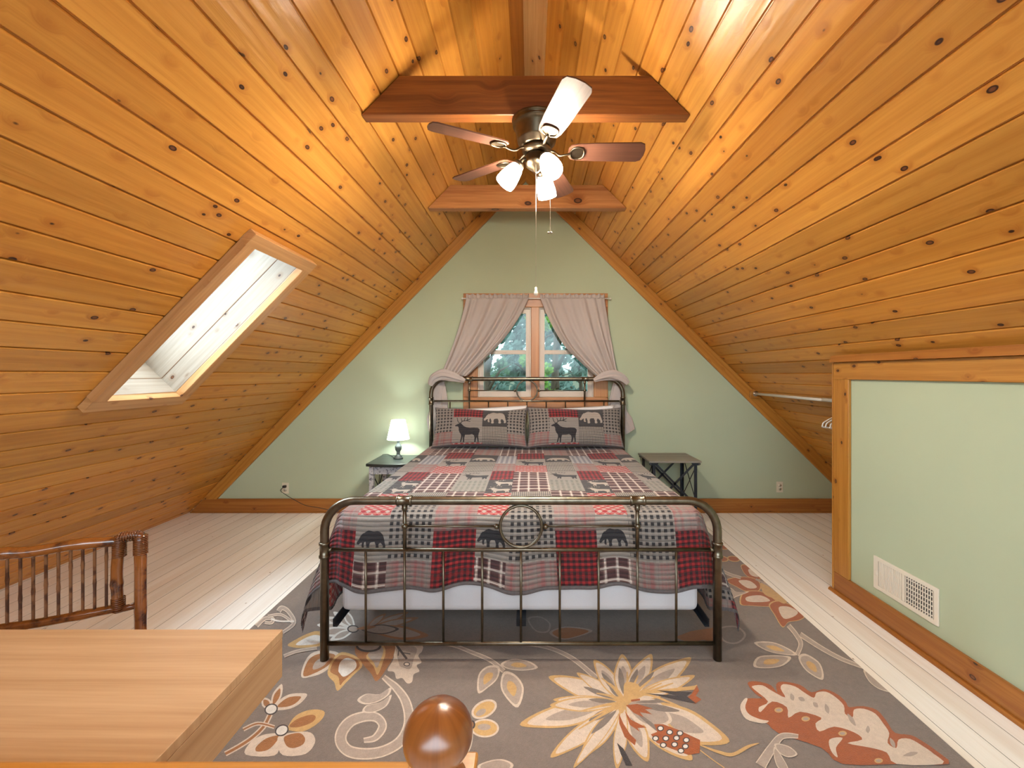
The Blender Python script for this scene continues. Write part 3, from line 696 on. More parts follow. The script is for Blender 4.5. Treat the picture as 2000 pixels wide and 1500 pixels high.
def plain_pillow(x0, x1, y, z0, z1, T, label, tilt):
    n1, n2 = 40, 24; F_, B_ = [], []
    for j in range(n2):
        r1, r2 = [], []
        for i in range(n1):
            s_ = i/(n1-1)*2-1; t_ = j/(n2-1)*2-1
            th = T*max(0, 1-abs(s_)**3)**.55*max(0, 1-abs(t_)**3)**.55
            xx = x0+(x1-x0)*(s_+1)/2-0.02*s_*(1-t_*t_); zz = z0+(z1-z0)*(t_+1)/2+tilt*s_*(t_+1)/2; yy = y+0.1*(t_+1)/2
            r1.append((xx, yy-th, zz)); r2.append((xx, yy+th, zz))
        F_.append(r1); B_.append(r2)
    mb = MB(); mb.grid(F_, n1, n2); mb.grid(B_, n1, n2); o = mb.build('pillow', m_pil)
    return tag(o, label, 'pillow', 'white pillows behind the shams')
plain_pillow(-0.80, -0.03, 4.135, 0.735, 1.108, 0.035, 'white pillow just peeking out behind the left patchwork sham', 0.022)
plain_pillow(0.06, 0.85, 4.135, 0.735, 1.108, 0.035, 'white pillow just peeking out behind the right patchwork sham', 0.024)

# ------------------------------------------------------------------ rug
def rug_mat(name, c, rough=0.95):
    k = NT(name); t = k.n('TexCoord'); n = k.noise(t.outputs['Object'], 260.0, 3); n2 = k.noise(t.outputs['Object'], 4.0, 3)
    n3 = k.noise(t.outputs['Object'], 55.0, 2)
    v_ = k.M('ADD', 0.42, k.M('ADD', k.M('MULTIPLY', n, 0.46), k.M('ADD', k.M('MULTIPLY', n2, 0.34), k.M('MULTIPLY', n3, 0.34))))
    k.base(k.mix(1.0, c, k.xyz(v_, v_, v_), 'MULTIPLY'), rough); k.b.inputs['Sheen Weight'].default_value = 0.3; k.bump(n, 0.6, 0.004); return k.m
RM = [rug_mat('rug_taupe', (0.178, 0.138, 0.115)), rug_mat('rug_cream', (0.56, 0.45, 0.36)), rug_mat('rug_rust', (0.30, 0.066, 0.005)), rug_mat('rug_gold', (0.50, 0.30, 0.11)),
      rug_mat('rug_dark', (0.035, 0.022, 0.02)), rug_mat('rug_light_taupe', (0.34, 0.265, 0.215)), rug_mat('rug_white', (0.62, 0.57, 0.52)), rug_mat('rug_brown', (0.29, 0.11, 0.028))]
TA, CR_, RU, GO, DK, LT, WH, BR = range(8)
mb = MB(); RX0, RX1, RY0, RY1 = -1.578, 1.622, 0.95, 3.86
mb.box(RX0, RX1, RY0, RY1, 0.001, 0.0125, TA, 'x')
LAY = [0]
def R1(x, y): return (440+x/3.125, 1180+y/3.125)
def R2(x, y): return (1000+x/4, 1200+y/4)
def R3(x, y): return (1380+x/3.125, 1020+y/3.125)
def clipr(P):
    out = []
    for x, y in P: out.append((min(max(x, RX0+.002), RX1-.002), min(max(y, RY0+.002), RY1)))
    return out
def shp(pts, mat, fr=None, smooth=True, z=None, n=4):
    q = [fl(*(fr(*p) if fr else p)) for p in pts]
    if smooth: q = [(p.x, p.y) for p in cr([(a, b, 0) for a, b in q], n, True)]
    q = clipr(q)
    if z is None: LAY[0] += 1; z = LAY[0]
    zz = 0.0126+0.00001*z
    vs = [(a, b, zz) for a, b in q]; mb.add(vs, [tuple(range(len(vs)))], mat)
def ell(cx, cy, rx, ry, mat, fr, ang=0.0):
    shp([(cx+rx*math.cos(t)*math.cos(ang)-ry*math.sin(t)*math.sin(ang), cy+rx*math.cos(t)*math.sin(ang)+ry*math.sin(t)*math.cos(ang)) for t in [2*pi*i/12 for i in range(12)]], mat, fr)
def stroke(pts, wd, mat, fr=None, edge=None, ew=4):
    q = [Vector(p).to_2d() if False else Vector((p[0], p[1])) for p in pts]; c = [Vector((p.x, p.y)) for p in cr([(a.x, a.y, 0) for a in q], 6)]
    n = len(c); ww = [wd[0]+(wd[1]-wd[0])*i/(n-1) if isinstance(wd, tuple) and len(wd) == 2 else (wd if not isinstance(wd, tuple) else np.interp(i/(n-1), np.linspace(0, 1, len(wd)), wd)) for i in range(n)]
    for (ex, mt_) in (((ew, edge), (0, mat)) if edge is not None else ((0, mat),)):
        L = []; R = []
        for i in range(n):
            t = (c[min(i+1, n-1)]-c[max(i-1, 0)]); t = t.normalized() if t.length > 0 else Vector((1, 0)); nn = Vector((-t.y, t.x))*(ww[i]/2+ex)
            L.append(c[i]+nn); R.append(c[i]-nn)
        LAY[0] += 1
        for i in range(n-1):
            qd = clipr([fl(*(fr(a.x, a.y) if fr else (a.x, a.y))) for a in (L[i], L[i+1], R[i+1], R[i])])
            mb.add([(a, b, 0.0126+0.00001*LAY[0]) for a, b in qd], [(0, 1, 2, 3)], mt_)
def petal(c, tip, wd, mats, fr, ins=(1.0, 0.78, 0.5), skew=0.0):
    c = Vector(c); tp = Vector(tip); d = tp-c; L = d.length; n_ = Vector((-d.y, d.x)).normalized()
    for k, mt_ in enumerate(mats):
        s_ = ins[k]; a = c+d*(1-s_)*0.45; b = c+d*(1-(1-s_)*0.45); m = (b-a)
        pts = [a, a+m*.25+n_*wd*s_*.36, a+m*.55+n_*(wd*.5+skew)*s_, a+m*.82+n_*wd*s_*.34, b, a+m*.82-n_*wd*s_*.30, a+m*.55-n_*wd*.5*s_, a+m*.25-n_*wd*s_*.36]
        shp([tuple(p) for p in pts], mt_, fr)
def leaf(pts, fr, out=CR_, inn=LT, core=None, k=0.84):
    c = Vector((sum(p[0] for p in pts)/len(pts), sum(p[1] for p in pts)/len(pts)))
    shp(pts, out, fr); shp([tuple(c+(Vector(p)-c)*k) for p in pts], inn, fr)
    if core is not None: shp([tuple(c+(Vector(p)-c)*0.42) for p in pts], core, fr)

# --- left flower by the bed post
for tp, wd in (((600, 95), 60), ((560, 140), 55), ((555, 195), 60), ((660, 60), 55), ((720, 45), 50), ((640, 235), 50)): petal((790, 165), tp, wd, (WH, LT), R1, (1, .6))
shp([(380, 265), (430, 230), (500, 195), (560, 178), (620, 200), (600, 262), (520, 277), (440, 282)], GO, R1); shp([(430, 262), (480, 225), (545, 202), (590, 215), (575, 252), (500, 264)], WH, R1)
for tp, wd in (((1120, 60), 40), ((1180, 95), 45), ((980, 70), 40), ((1240, 205), 85)): petal((860, 165), tp, wd, (BR, LT), R1, (1, .72))
petal((830, 170), (1060, 165), 60, (DK, LT), R1, (1, .8)); ell(780, 165, 36, 24, DK, R1); ell(780, 165, 28, 17, LT, R1); petal((800, 165), (920, 150), 22, (BR,), R1)
shp([(1020, 255), (1190, 262), (1202, 300), (1178, 330), (1198, 370), (1168, 390), (1185, 425), (1150, 445), (1140, 490), (1110, 500), (1080, 468), (1045, 472), (1030, 430), (990, 418), (1030, 340)], CR_, R1)
shp([(1050, 275), (1165, 280), (1150, 350), (1130, 410), (1080, 400), (1060, 380)], LT, R1)
stroke([(1035, 250), (1070, 300), (1108, 350)], 14, DK, R1); stroke([(1060, 290), (1055, 330)], 6, DK, R1); stroke([(1075, 310), (1130, 320)], 6, DK, R1); ell(1108, 382, 20, 13, DK, R1); ell(1108, 382, 14, 8, CR_, R1)
shp([(790, 300), (830, 250), (1020, 248), (1027, 330), (990, 400), (925, 487), (890, 440), (830, 370)], BR, R1); shp([(860, 330), (950, 262), (978, 300), (965, 360), (930, 448), (905, 395)], GO, R1); shp([(870, 322), (945, 275), (965, 300), (950, 350), (925, 405), (905, 370)], LT, R1)
ell(875, 272, 78, 36, DK, R1); ell(875, 270, 64, 26, LT, R1)
shp([(465, 462), (478, 385), (520, 320), (590, 298), (690, 312), (665, 375), (600, 432), (530, 458)], CR_, R1); shp([(477, 455), (492, 385), (530, 336), (600, 314), (672, 328), (625, 392), (540, 440)], BR, R1); shp([(535, 415), (548, 370), (590, 342), (642, 340), (595, 395)], LT, R1)
shp([(625, 425), (650, 360), (710, 308), (800, 335), (837, 390), (790, 442), (740, 492), (685, 547), (665, 495), (632, 460)], GO, R1); shp([(640, 420), (665, 360), (712, 325), (795, 350), (820, 393), (772, 440), (722, 488), (700, 512), (690, 460), (655, 440)], BR, R1); shp([(690, 420), (702, 370), (740, 345), (790, 360), (800, 400), (760, 440), (722, 460), (700, 440)], WH, R1)
# --- small brown flowers at the desk
stroke([(0, 935), (90, 885), (170, 830), (235, 765), (275, 690)], 16, BR, R1, CR_, 8); stroke([(110, 785), (200, 748), (300, 770)], 10, BR, R1, CR_, 7)
def fl2(c, petals, fr):
    for p in petals: petal(c, p[0], p[1], (CR_, BR), fr, (1, .62), )
    ell(c[0], c[1], 42, 34, DK, fr, -0.4); ell(c[0], c[1], 34, 26, WH, fr, -0.4)
fl2((280, 660), (((500, 568), 85), ((345, 505), 55), ((225, 590), 60)), R1)
shp([(380, 775), (430, 700), (520, 663), (600, 670), (597, 712), (540, 765), (470, 797), (400, 792)], GO, R1); shp([(390, 765), (440, 720), (520, 694), (552, 706), (530, 740), (450, 770)], BR, R1)
shp([(330, 812), (230, 818), (150, 868), (125, 940), (300, 945), (332, 870)], CR_, R1); shp([(325, 822), (250, 840), (190, 890), (192, 920), (260, 910), (312, 860)], BR, R1)
shp([(340, 818), (500, 798), (548, 840), (530, 900), (470, 942), (350, 942), (320, 870)], CR_, R1); shp([(362, 828), (450, 806), (487, 840), (470, 880), (410, 900), (370, 880)], BR, R1)
ell(345, 790, 44, 34, DK, R1, -0.5); ell(345, 790, 36, 26, WH, R1, -0.5)
# --- scroll
stroke([(845, 852), (915, 835), (960, 765), (925, 712), (850, 705), (765, 735), (712, 800), (708, 865), (755, 918), (850, 935), (960, 920), (1060, 865), (1112, 780), (1120, 690), (1095, 600), (1045, 530), (1000, 490), (965, 460)], (14, 34, 44, 52, 56, 56, 50, 46, 44, 30, 14), LT, R1, CR_, 9)
leaf([(1010, 525), (940, 568), (860, 565), (805, 603), (850, 630), (930, 615), (1000, 570)], R1); leaf([(1015, 570), (985, 640), (905, 680), (838, 677), (860, 637), (945, 618)], R1)
# --- leaf trio
stroke([(1200, 250), (1380, 265), (1500, 308), (1620, 360), (1700, 425)], (8, 20), LT, R1, CR_, 5)
leaf([(1680, 382), (1750, 350), (1850, 363), (1908, 405), (1820, 422), (1725, 412)], R1, core=GO); leaf([(1672, 398), (1600, 395), (1545, 450), (1542, 560), (1600, 530), (1662, 470)], R1, core=GO); leaf([(1700, 430), (1770, 448), (1822, 530), (1788, 648), (1722, 600), (1680, 520)], R1, core=GO)
# --- gold flower by the ball
ell(1580, 660, 84, 52, CR_, R1, -.5); ell(1580, 660, 70, 40, GO, R1, -.5); ell(1585, 777, 86, 58, CR_, R1); ell(1585, 777, 74, 47, GO, R1); ell(1560, 680, 34, 18, LT, R1, -.5); ell(1580, 770, 40, 20, LT, R1); ell(1508, 755, 18, 26, DK, R1); ell(1505, 755, 11, 18, BR, R1)
stroke([(1500, 790), (1490, 880), (1450, 960)], 16, LT, R1, CR_, 6)
leaf([(1540, 1010), (1620, 975), (1700, 970), (1760, 1005), (1700, 1060), (1580, 1060)], R1)
# --- big cream and gold flower
C0 = (880, 715)
stroke([(-40, 255), (120, 255), (300, 285), (480, 370), (660, 520)], (6, 30), LT, R2, CR_, 6)
for tp, wd, ms in (((285, 510), 150, (GO, CR_, CR_)), ((60, 888), 190, (GO, CR_, LT)), ((320, 690), 90, (GO, CR_)), ((295, 735), 120, (GO, CR_, LT)), ((300, 1145), 150, (GO, CR_)), ((540, 1150), 150, (GO, CR_, LT)),
                   ((505, 478), 90, (GO, CR_)), ((640, 375), 130, (GO, CR_, LT)), ((860, 330), 150, (GO, CR_, LT)), ((1090, 330), 150, (GO, CR_, LT)), ((1400, 360), 170, (GO, CR_, LT)), ((1430, 500), 120, (GO, CR_)),
                   ((1700, 1022), 260, (GO, CR_, LT)), ((1410, 1165), 200, (GO, CR_)), ((1060, 1180), 170, (GO, CR_, LT)), ((1250, 860), 220, (CR_, LT)), ((480, 1230), 90, (GO, CR_)), ((820, 1240), 110, (GO, CR_))):
    petal(C0, tp, wd, ms, R2, (1, .84, .45))
for tp, wd in (((560, 590), 40), ((600, 690), 36), ((700, 480), 44), ((840, 440), 46), ((980, 450), 50), ((1110, 470), 44), ((600, 860), 60), ((620, 960), 50), ((760, 590), 30), ((1310, 780), 50), ((1240, 700), 26), ((1200, 980), 30)): petal((C0[0]+(tp[0]-C0[0])*.25, C0[1]+(tp[1]-C0[1])*.25), tp, wd, (TA,), R2)
for tp in ((900, 470), (985, 500), (1110, 510), (1170, 560), (1260, 560), (760, 560), (700, 520), (540, 780), (620, 830), (520, 925), (740, 660), (660, 640)): stroke([C0, ((C0[0]+tp[0])/2+10, (C0[1]+tp[1])/2-12), tp], (34, 8), GO, R2)
stroke([(900, 690), (1050, 650), (1250, 720), (1380, 780)], (26, 8), GO, R2); stroke([(1000, 640), (1200, 620), (1400, 600), (1450, 590)], (20, 36), GO, R2)
shp([(880, 560), (960, 560), (1000, 600), (960, 680), (900, 740), (860, 800), (830, 760), (870, 680)], GO, R2)
shp([(1400, 650), (1445, 578), (1462, 620), (1435, 660), (1480, 690), (1430, 724), (1345, 690)], RU, R2, False); shp([(1040, 641), (1290, 660), (1130, 617), (1260, 625), (1405, 632), (1362, 662), (1440, 722), (1350, 704), (1200, 672)], DK, R2, False)
shp([(890, 735), (980, 725), (1100, 762), (1040, 768), (1095, 808), (1000, 790), (1030, 832), (950, 795)], RU, R2, False); shp([(880, 780), (930, 850), (1052, 912), (980, 915), (1000, 945), (920, 890)], RU, R2, False); shp([(835, 800), (870, 880), (920, 960), (970, 1010), (960, 1052), (880, 985), (838, 880)], RU, R2, False); stroke([(930, 700), (1000, 690)], 16, RU, R2)
shp([(1110, 885), (1180, 885), (1300, 930), (1470, 1010), (1465, 1112), (1380, 1128), (1250, 1080), (1130, 1030), (1085, 965), (1135, 945)], RU, R2, False)
for c in ((1160, 918), (1232, 948), (1312, 956), (1122, 997), (1202, 997), (1285, 994), (1362, 1010), (1182, 1050), (1270, 1045), (1355, 1060), (1320, 1095)):
    ell(c[0], c[1], 27, 22, DK, R2); ell(c[0], c[1], 18, 15, WH, R2)
shp([(820, 1032), (870, 1078), (905, 1140), (940, 1210), (890, 1210), (850, 1120)], DK, R2, False)
stroke([(1470, 1050), (1600, 1100), (1720, 1125), (1850, 1060), (1930, 1035)], (8, 26, 30, 4), GO, R2); stroke([(1470, 1090), (1560, 1160), (1660, 1230)], 8, GO, R2)
leaf([(120, 50), (220, 35), (300, 90), (280, 160), (180, 150)], R2, LT, TA); leaf([(290, 160), (420, 115), (630, 145), (500, 200), (380, 215)], R2, LT, BR)
shp([(1270, 200), (1400, 150), (1600, 120), (1730, 155), (1680, 200), (1620, 250), (1500, 220), (1380, 240)], BR, R2, False); leaf([(1610, 130), (1750, 110), (1830, 180), (1760, 250), (1650, 230)], R2, LT, TA)
# --- right hand flower
for o_, i_ in (([(215, 275), (290, 288), (335, 350), (290, 357), (238, 330)], [(255, 300), (290, 305), (318, 346), (270, 335)]), ([(125, 368), (210, 348), (290, 358), (325, 392), (312, 432), (240, 432), (188, 407)], [(195, 370), (262, 370), (308, 410), (250, 415)]),
               ([(212, 512), (232, 443), (330, 438), (405, 480), (432, 512), (380, 527), (280, 522)], [(245, 470), (330, 460), (388, 492), (330, 502), (250, 497)]), ([(388, 520), (450, 498), (560, 545), (607, 580), (560, 612), (500, 622), (465, 652), (420, 582)], [(440, 535), (500, 530), (557, 562), (530, 592), (470, 602)])):
    c = Vector((sum(p[0] for p in o_)/len(o_), sum(p[1] for p in o_)/len(o_)))
    shp([tuple(c+(Vector(p)-c)*1.08) for p in o_], GO, R3); shp(o_, RU, R3); shp(i_, CR_, R3)
shp([(330, 385), (385, 378), (435, 430), (492, 480), (475, 512), (410, 480), (350, 450)], GO, R3); stroke([(300, 360), (380, 400), (430, 440)], 12, LT, R3); stroke([(80, 300), (140, 330), (210, 352)], 12, LT, R3, CR_, 3)
for c in ((100, 160), (95, 235), (165, 235)): ell(c[0], c[1], 40, 18, GO, R3, .15); ell(c[0], c[1], 32, 13, RU, R3, .15)
leaf([(90, 400), (150, 415), (185, 440), (260, 438), (180, 470), (120, 500)], R3)
stroke([(500, 645), (545, 700), (575, 760), (550, 830)], 18, LT, R3, CR_, 5); stroke([(570, 700), (700, 785), (830, 855), (965, 905)], (22, 12), LT, R3, CR_, 5)
leaf([(290, 750), (400, 748), (500, 788), (552, 830), (430, 820), (345, 792)], R3, core=GO); leaf([(288, 900), (310, 842), (400, 830), (515, 840), (470, 892), (380, 910)], R3, core=GO); leaf([(560, 842), (602, 820), (682, 868), (712, 930), (707, 982), (640, 950), (590, 905)], R3, core=GO)
leaf([(958, 918), (1050, 972), (1140, 1055), (1060, 1042), (990, 990)], R3)
# --- big acanthus
shp([(205, 1150), (240, 1098), (340, 1095), (300, 1070), (250, 1003), (300, 990), (390, 1013), (430, 1060), (425, 1010), (460, 992), (570, 1012), (640, 1058), (720, 1038), (800, 1072), (850, 1118), (870, 1150), (950, 1143), (1040, 1168), (1100, 1238), (1150, 1308), (1250, 1323), (1330, 1368), (1400, 1418), (1480, 1500), (1200, 1500), (830, 1500), (700, 1400), (440, 1310), (350, 1235), (240, 1220)], RU, R3, True, None, 3)
shp([(280, 1020), (340, 1015), (400, 1050), (480, 1090), (452, 1035), (470, 1008), (540, 1022), (600, 1062), (655, 1092), (672, 1060), (730, 1055), (790, 1090), (838, 1140), (845, 1190), (892, 1212), (900, 1165), (960, 1160), (1030, 1190), (1078, 1250), (1115, 1310), (1105, 1370), (1158, 1402), (1172, 1350), (1240, 1345), (1320, 1390), (1390, 1440), (1440, 1500), (1160, 1500), (1100, 1430), (1000, 1400), (860, 1372), (950, 1350), (900, 1305), (780, 1270), (690, 1300), (665, 1250), (700, 1215), (570, 1178), (500, 1215), (490, 1150), (400, 1115), (330, 1180), (320, 1150), (375, 1115), (290, 1040)], CR_, R3, True, None, 3)
shp([(205, 1150), (230, 1100), (250, 1098), (236, 1150), (262, 1195), (330, 1225), (380, 1235), (340, 1250), (240, 1222)], CR_, R3, True)
for a, b in (((515, 1065), (530, 1110)), ((650, 1120), (680, 1150)), ((725, 1130), (745, 1190)), ((860, 1190), (910, 1265)), ((985, 1265), (985, 1310)), ((1120, 1340), (1150, 1400)), ((1200, 1450), (1290, 1430)), ((560, 1090), (600, 1110))): petal(a, b, 26, (LT,), R3)
for c in ((440, 1168), (605, 1222), (830, 1312), (1050, 1480)): ell(c[0], c[1], 26, 16, GO, R3); ell(c[0], c[1], 17, 9, LT, R3)
stroke([(560, 1330), (460, 1330), (400, 1400), (330, 1510)], (14, 60), LT, R3, CR_, 6); leaf([(415, 1375), (500, 1390), (555, 1440), (500, 1460), (440, 1430)], R3); leaf([(415, 1395), (470, 1470), (500, 1540), (440, 1530), (410, 1450)], R3)
shp([(750, 1350), (830, 1340), (790, 1400), (800, 1460), (760, 1420)], CR_, R3)
# --- top left swirls
stroke([(350, 190), (420, 130), (385, 60), (345, 38), (325, 60)], (10, 22), LT, R1, CR_, 5); stroke([(190, 150), (240, 105), (290, 105), (280, 130), (240, 128)], (16, 8), LT, R1, CR_, 5); stroke([(260, 90), (340, 80), (410, 125)], 10, LT, R1, CR_, 4); stroke([(358, 335), (440, 305), (560, 285)], 12, LT, R1, CR_, 4)
stroke([(280, 105), (330, 120), (420, 120)], 10, WH, R1)
rug = mb.build('area_rug', RM, None, 0, solid=0)
tag(rug, 'large taupe rug with cream, rust and gold flowers under the bed', 'rug')

# ------------------------------------------------------------------ ceiling fan
FX, FYc = 0.035, 2.19; FZ = BZ1
fan = thing('ceiling_fan', 'bronze five-blade ceiling fan with three lit shades under the nearer beam', 'ceiling fan', (FX, FYc, FZ))
mb = MB(); mb.lathe([(0.124, 0), (0.129, -0.005), (0.127, -0.014), (0.121, -0.018), (0.125, -0.024), (0.124, -0.032), (0.117, -0.036), (0.112, -0.05), (0.106, -0.075), (0.101, -0.105), (0.099, -0.115), (0.085, -0.122), (0.082, -0.135), (0.07, -0.141), (0.05, -0.142)], (FX, FYc, FZ-0.0005), 40)
mb.build('motor_housing', m_fanmet, fan)
mb = MB(); mb.lathe([(0.05, 0), (0.074, -0.006), (0.076, -0.022), (0.062, -0.034), (0.05, -0.04)], (FX, FYc, FZ-0.14), 32); mb.build('flywheel', m_fanmet, fan)
m_blade = wood('blade_wood', (0.13, 0.055, 0.034), (0.06, 0.022, 0.014), knots=0.0, rough=0.42, tint=0.05, grain=60, gcon=0.6, seed=40)
BZ = FZ-0.165
for k_ in range(5):
    ang = math.radians((0, 70, 146, 205, 287)[k_]); ca, sa = math.cos(ang), math.sin(ang); tl = -math.radians(13)
    def tr(x, y, z):
        y2, z2 = y*math.cos(tl)-z*math.sin(tl), y*math.sin(tl)+z*math.cos(tl)
        return (FX+x*ca-y2*sa, FYc+x*sa+y2*ca, BZ+z2)
    ol = [(0.165, -0.025), (0.178, -0.047), (0.21, -0.056), (0.30, -0.062), (0.53, -0.066), (0.552, -0.055), (0.562, -0.02), (0.562, 0.02), (0.552, 0.055), (0.53, 0.066), (0.30, 0.062), (0.21, 0.056), (0.178, 0.047), (0.165, 0.025)]
    mb = MB(); n = len(ol); vs = [tr(a, b, 0.003) for a, b in ol]+[tr(a, b, -0.003) for a, b in ol]
    mb.add(vs, [tuple(range(n)), tuple(range(n, 2*n))[::-1]]+[(i, (i+1) % n, n+(i+1) % n, n+i) for i in range(n)], 0, False, [(a, b+k_) for a, b in ol]*2)
    bl = mb.build('blade', m_blade, fan)
    mb = MB(); pts = [(0.055, 0, 0.01), (0.09, 0.0, 0.004), (0.12, 0.004, -0.016), (0.15, 0, -0.016), (0.18, 0, -0.009)]
    mb.tube([tr(*p) for p in cr(pts, 4)], [0.010]*17, 8, flat=0.5)
    loop = [(0.175, 0.012), (0.19, 0.034), (0.215, 0.040), (0.24, 0.030), (0.248, 0), (0.24, -0.030), (0.215, -0.040), (0.19, -0.034), (0.175, -0.012)]
    mb.tube([tr(p.x, p.y, -0.0075) for p in cr([(a, b, 0) for a, b in loop], 4)], 0.0045, 8)
    vs = [tr(a, b, -0.005) for a, b in loop]; mb.add(vs, [tuple(range(len(vs)))], 0)
    mb.build('blade_iron', m_fanmet, fan)
LZ = FZ-0.18
mb = MB(); mb.lathe([(0.05, 0), (0.058, -0.008), (0.056, -0.035), (0.062, -0.04), (0.06, -0.052), (0.045, -0.066), (0.022, -0.075), (0.012, -0.088), (0.0, -0.09)], (FX, FYc, LZ), 32); mb.build('light_kit', m_fanmet, fan)
m_shade = emit('lit_frosted_glass', (0.95, 0.85, 0.68), FAN_E, (1.0, 0.89, 0.71))
for k_, az in enumerate((183, 297, 68)):
    a = math.radians(az); d = Vector((math.cos(a)*0.60, math.sin(a)*0.60, -0.80)).normalized(); h = Vector((math.cos(a), math.sin(a), 0))
    c = Vector((FX, FYc, LZ-0.03))+h*0.055
    mb = MB(); mb.tube([tuple(p) for p in cr([Vector((FX, FYc, LZ-0.03))+h*0.03, c+h*0.012+Vector((0, 0, 0.004)), c+h*0.02+d*0.012], 5)], 0.011, 10)
    c2 = c+h*0.02+d*0.012; mb.lathe([(0.012, 0), (0.026, 0.006), (0.031, 0.02), (0.031, 0.03), (0.028, 0.031)], c2, 24, 0, d); so = mb.build('lamp_arm', m_fanmet, fan)
    mb = MB(); mb.lathe([(0.028, 0.024), (0.037, 0.045), (0.045, 0.075), (0.050, 0.105), (0.052, 0.130), (0.050, 0.145), (0.047, 0.145), (0.049, 0.128), (0.043, 0.075), (0.026, 0.03)], c2, 32, 0, d)
    sh = mb.build('lamp_shade', m_shade, fan)
    pl_ = bpy.data.lights.new('fan_bulb', 'POINT'); pl_.energy = BULB_E; pl_.shadow_soft_size = 0.022; pl_.color = (1.0, 0.91, 0.76)
    po_ = bpy.data.objects.new('fan_bulb', pl_); COL.objects.link(po_); po_.location = c2+d*0.112
def chain(x, y, z0, z1, end):
    mb = MB(); n = int((z0-z1)/0.006)
    mb.tube([(x, y, z0), (x, y, z1)], 0.0009, 6)
    for i in range(n): mb.lathe([(0.0001, -0.0015), (0.0014, 0), (0.0001, 0.0015)], (x, y, z0-i*0.006), 6)
    o = mb.build('pull_chain', m_chrome, fan); mb = MB()
    if end == 'bulb':
        mb.lathe([(0.002, 0), (0.006, -0.002), (0.006, -0.014), (0.0075, -0.02), (0.011, -0.03), (0.010, -0.038), (0.005, -0.043), (0, -0.044)], (x, y, z1), 16); mb.build('bulb_fob', paint('frosted_fob', (.75, .7, .6), .3), o)
    else:
        for k_ in range(5):
            a = 2*pi*k_/5; mb.tube([(x, y, z1), (x+0.017*math.cos(a), y+0.017*math.sin(a), z1-0.002)], [0.004, 0.0018], 8)
        mb.build('fan_fob', m_chrome, o)
chain(0.031, 2.15, LZ-0.07, CH+169*2.15/FPX, 'bulb'); chain(0.105, 2.17, LZ-0.05, CH+276*2.17/FPX, 'star')

# ------------------------------------------------------------------ left nightstand and lamp
m_ntop = wood('ebonised_top', (0.035, 0.05, 0.052), (0.018, 0.024, 0.026), knots=0, rough=0.28, tint=0.1, grain=20, seed=50)
k = NT('distressed_white'); t_ = k.n('TexCoord'); nz = k.noise(t_.outputs['Object'], 38.0, 4, 0.65)
k.base(k.mix(k.step(nz, 0.52, 0.62), (0.50, 0.50, 0.52), (0.10, 0.10, 0.13)), 0.6); m_dist = k.m
ns = thing('nightstand', 'small nightstand with dark bowed top and distressed white legs, left of bed', 'nightstand', (-1.35, 4.14, 0))
NX0, NX1, NY0, NY1, NZ = -1.537, -1.115, 3.93, 4.36, 0.607
mb = MB(); ol = [(NX0, NY1), (NX1, NY1), (NX1, NY0)]+[(NX1+(NX0-NX1)*i/10, NY0-0.035*math.sin(pi*i/10)) for i in range(1, 10)]+[(NX0, NY0)]
mb.prism(ol, NZ-0.026, NZ, lambda a, b, n: (a, b, n), 0, 'x'); mb.build('tabletop', m_ntop, ns, 0.004)
for x in (NX0+0.045, NX1-0.045):
    for y in (NY0+0.035, NY1-0.035):
        mb = MB(); mb.box(x-0.021, x+0.021, y-0.021, y+0.021, 0.0, NZ-0.027, 0, 'z'); mb.build('leg', m_dist, ns, 0.003)
mb = MB(); a0, a1 = NX0+0.067, NX1-0.067
mb.box(a0, a1, NY0+0.025, NY0+0.04, NZ-0.105, NZ-0.027, 0, 'x'); mb.box(a0, a1, NY1-0.045, NY1-0.03, NZ-0.105, NZ-0.027, 0, 'x')
for x in (NX0+0.04, NX1-0.055): mb.box(x, x+0.015, NY0+0.057, NY1-0.057, NZ-0.105, NZ-0.027, 0, 'y')
mb.build('apron', m_dist, ns, 0.002)
mb = MB(); mb.box(NX0+0.03, NX1-0.03, NY0+0.03, NY1-0.03, 0.14, 0.16, 0, 'x'); mb.build('shelf', m_ntop, ns, 0.003)
for x in (NX0+0.045, NX1-0.045):
    mb = MB(); mb.tube([(x, NY0+0.057, 0.17), (x, NY1-0.057, NZ-0.11)], 0.005, 8); mb.tube([(x, NY1-0.057, 0.17), (x, NY0+0.057, NZ-0.11)], 0.005, 8); mb.build('cross_brace', m_black, ns)
lx, ly = -1.31, 4.18
lamp = thing('table_lamp', 'lit table lamp with white shade and grey urn base on the dark nightstand', 'lamp', (lx, ly, NZ))
k = NT('pewter_glaze'); t_ = k.n('TexCoord'); nz = k.noise(t_.outputs['Object'], 30.0, 3); k.base(k.mix(nz, (0.07, 0.09, 0.09), (0.16, 0.19, 0.18)), 0.3, 0.3); m_pew = k.m
mb = MB(); mb.lathe([(0.044, 0), (0.046, 0.004), (0.046, 0.010), (0.040, 0.014), (0.038, 0.022), (0.028, 0.032), (0.018, 0.040), (0.016, 0.048), (0.021, 0.054), (0.016, 0.060), (0.020, 0.070), (0.031, 0.088), (0.034, 0.115), (0.033, 0.122), (0.026, 0.135), (0.015, 0.15), (0.012, 0.165), (0.017, 0.172), (0.012, 0.178), (0.007, 0.19), (0.007, 0.23)], (lx, ly, NZ+0.0005), 28)
mb.build('lamp_base', m_pew, lamp)
k = NT('white_lamp_shade'); tl_ = k.n('BsdfTranslucent', i0=(0.95, 0.95, 0.92, 1)); df = k.n('BsdfDiffuse', i0=(0.9, 0.9, 0.88, 1)); em = k.n('Emission', i0=(0.95, 1.0, 0.96, 1), i1=1.6)
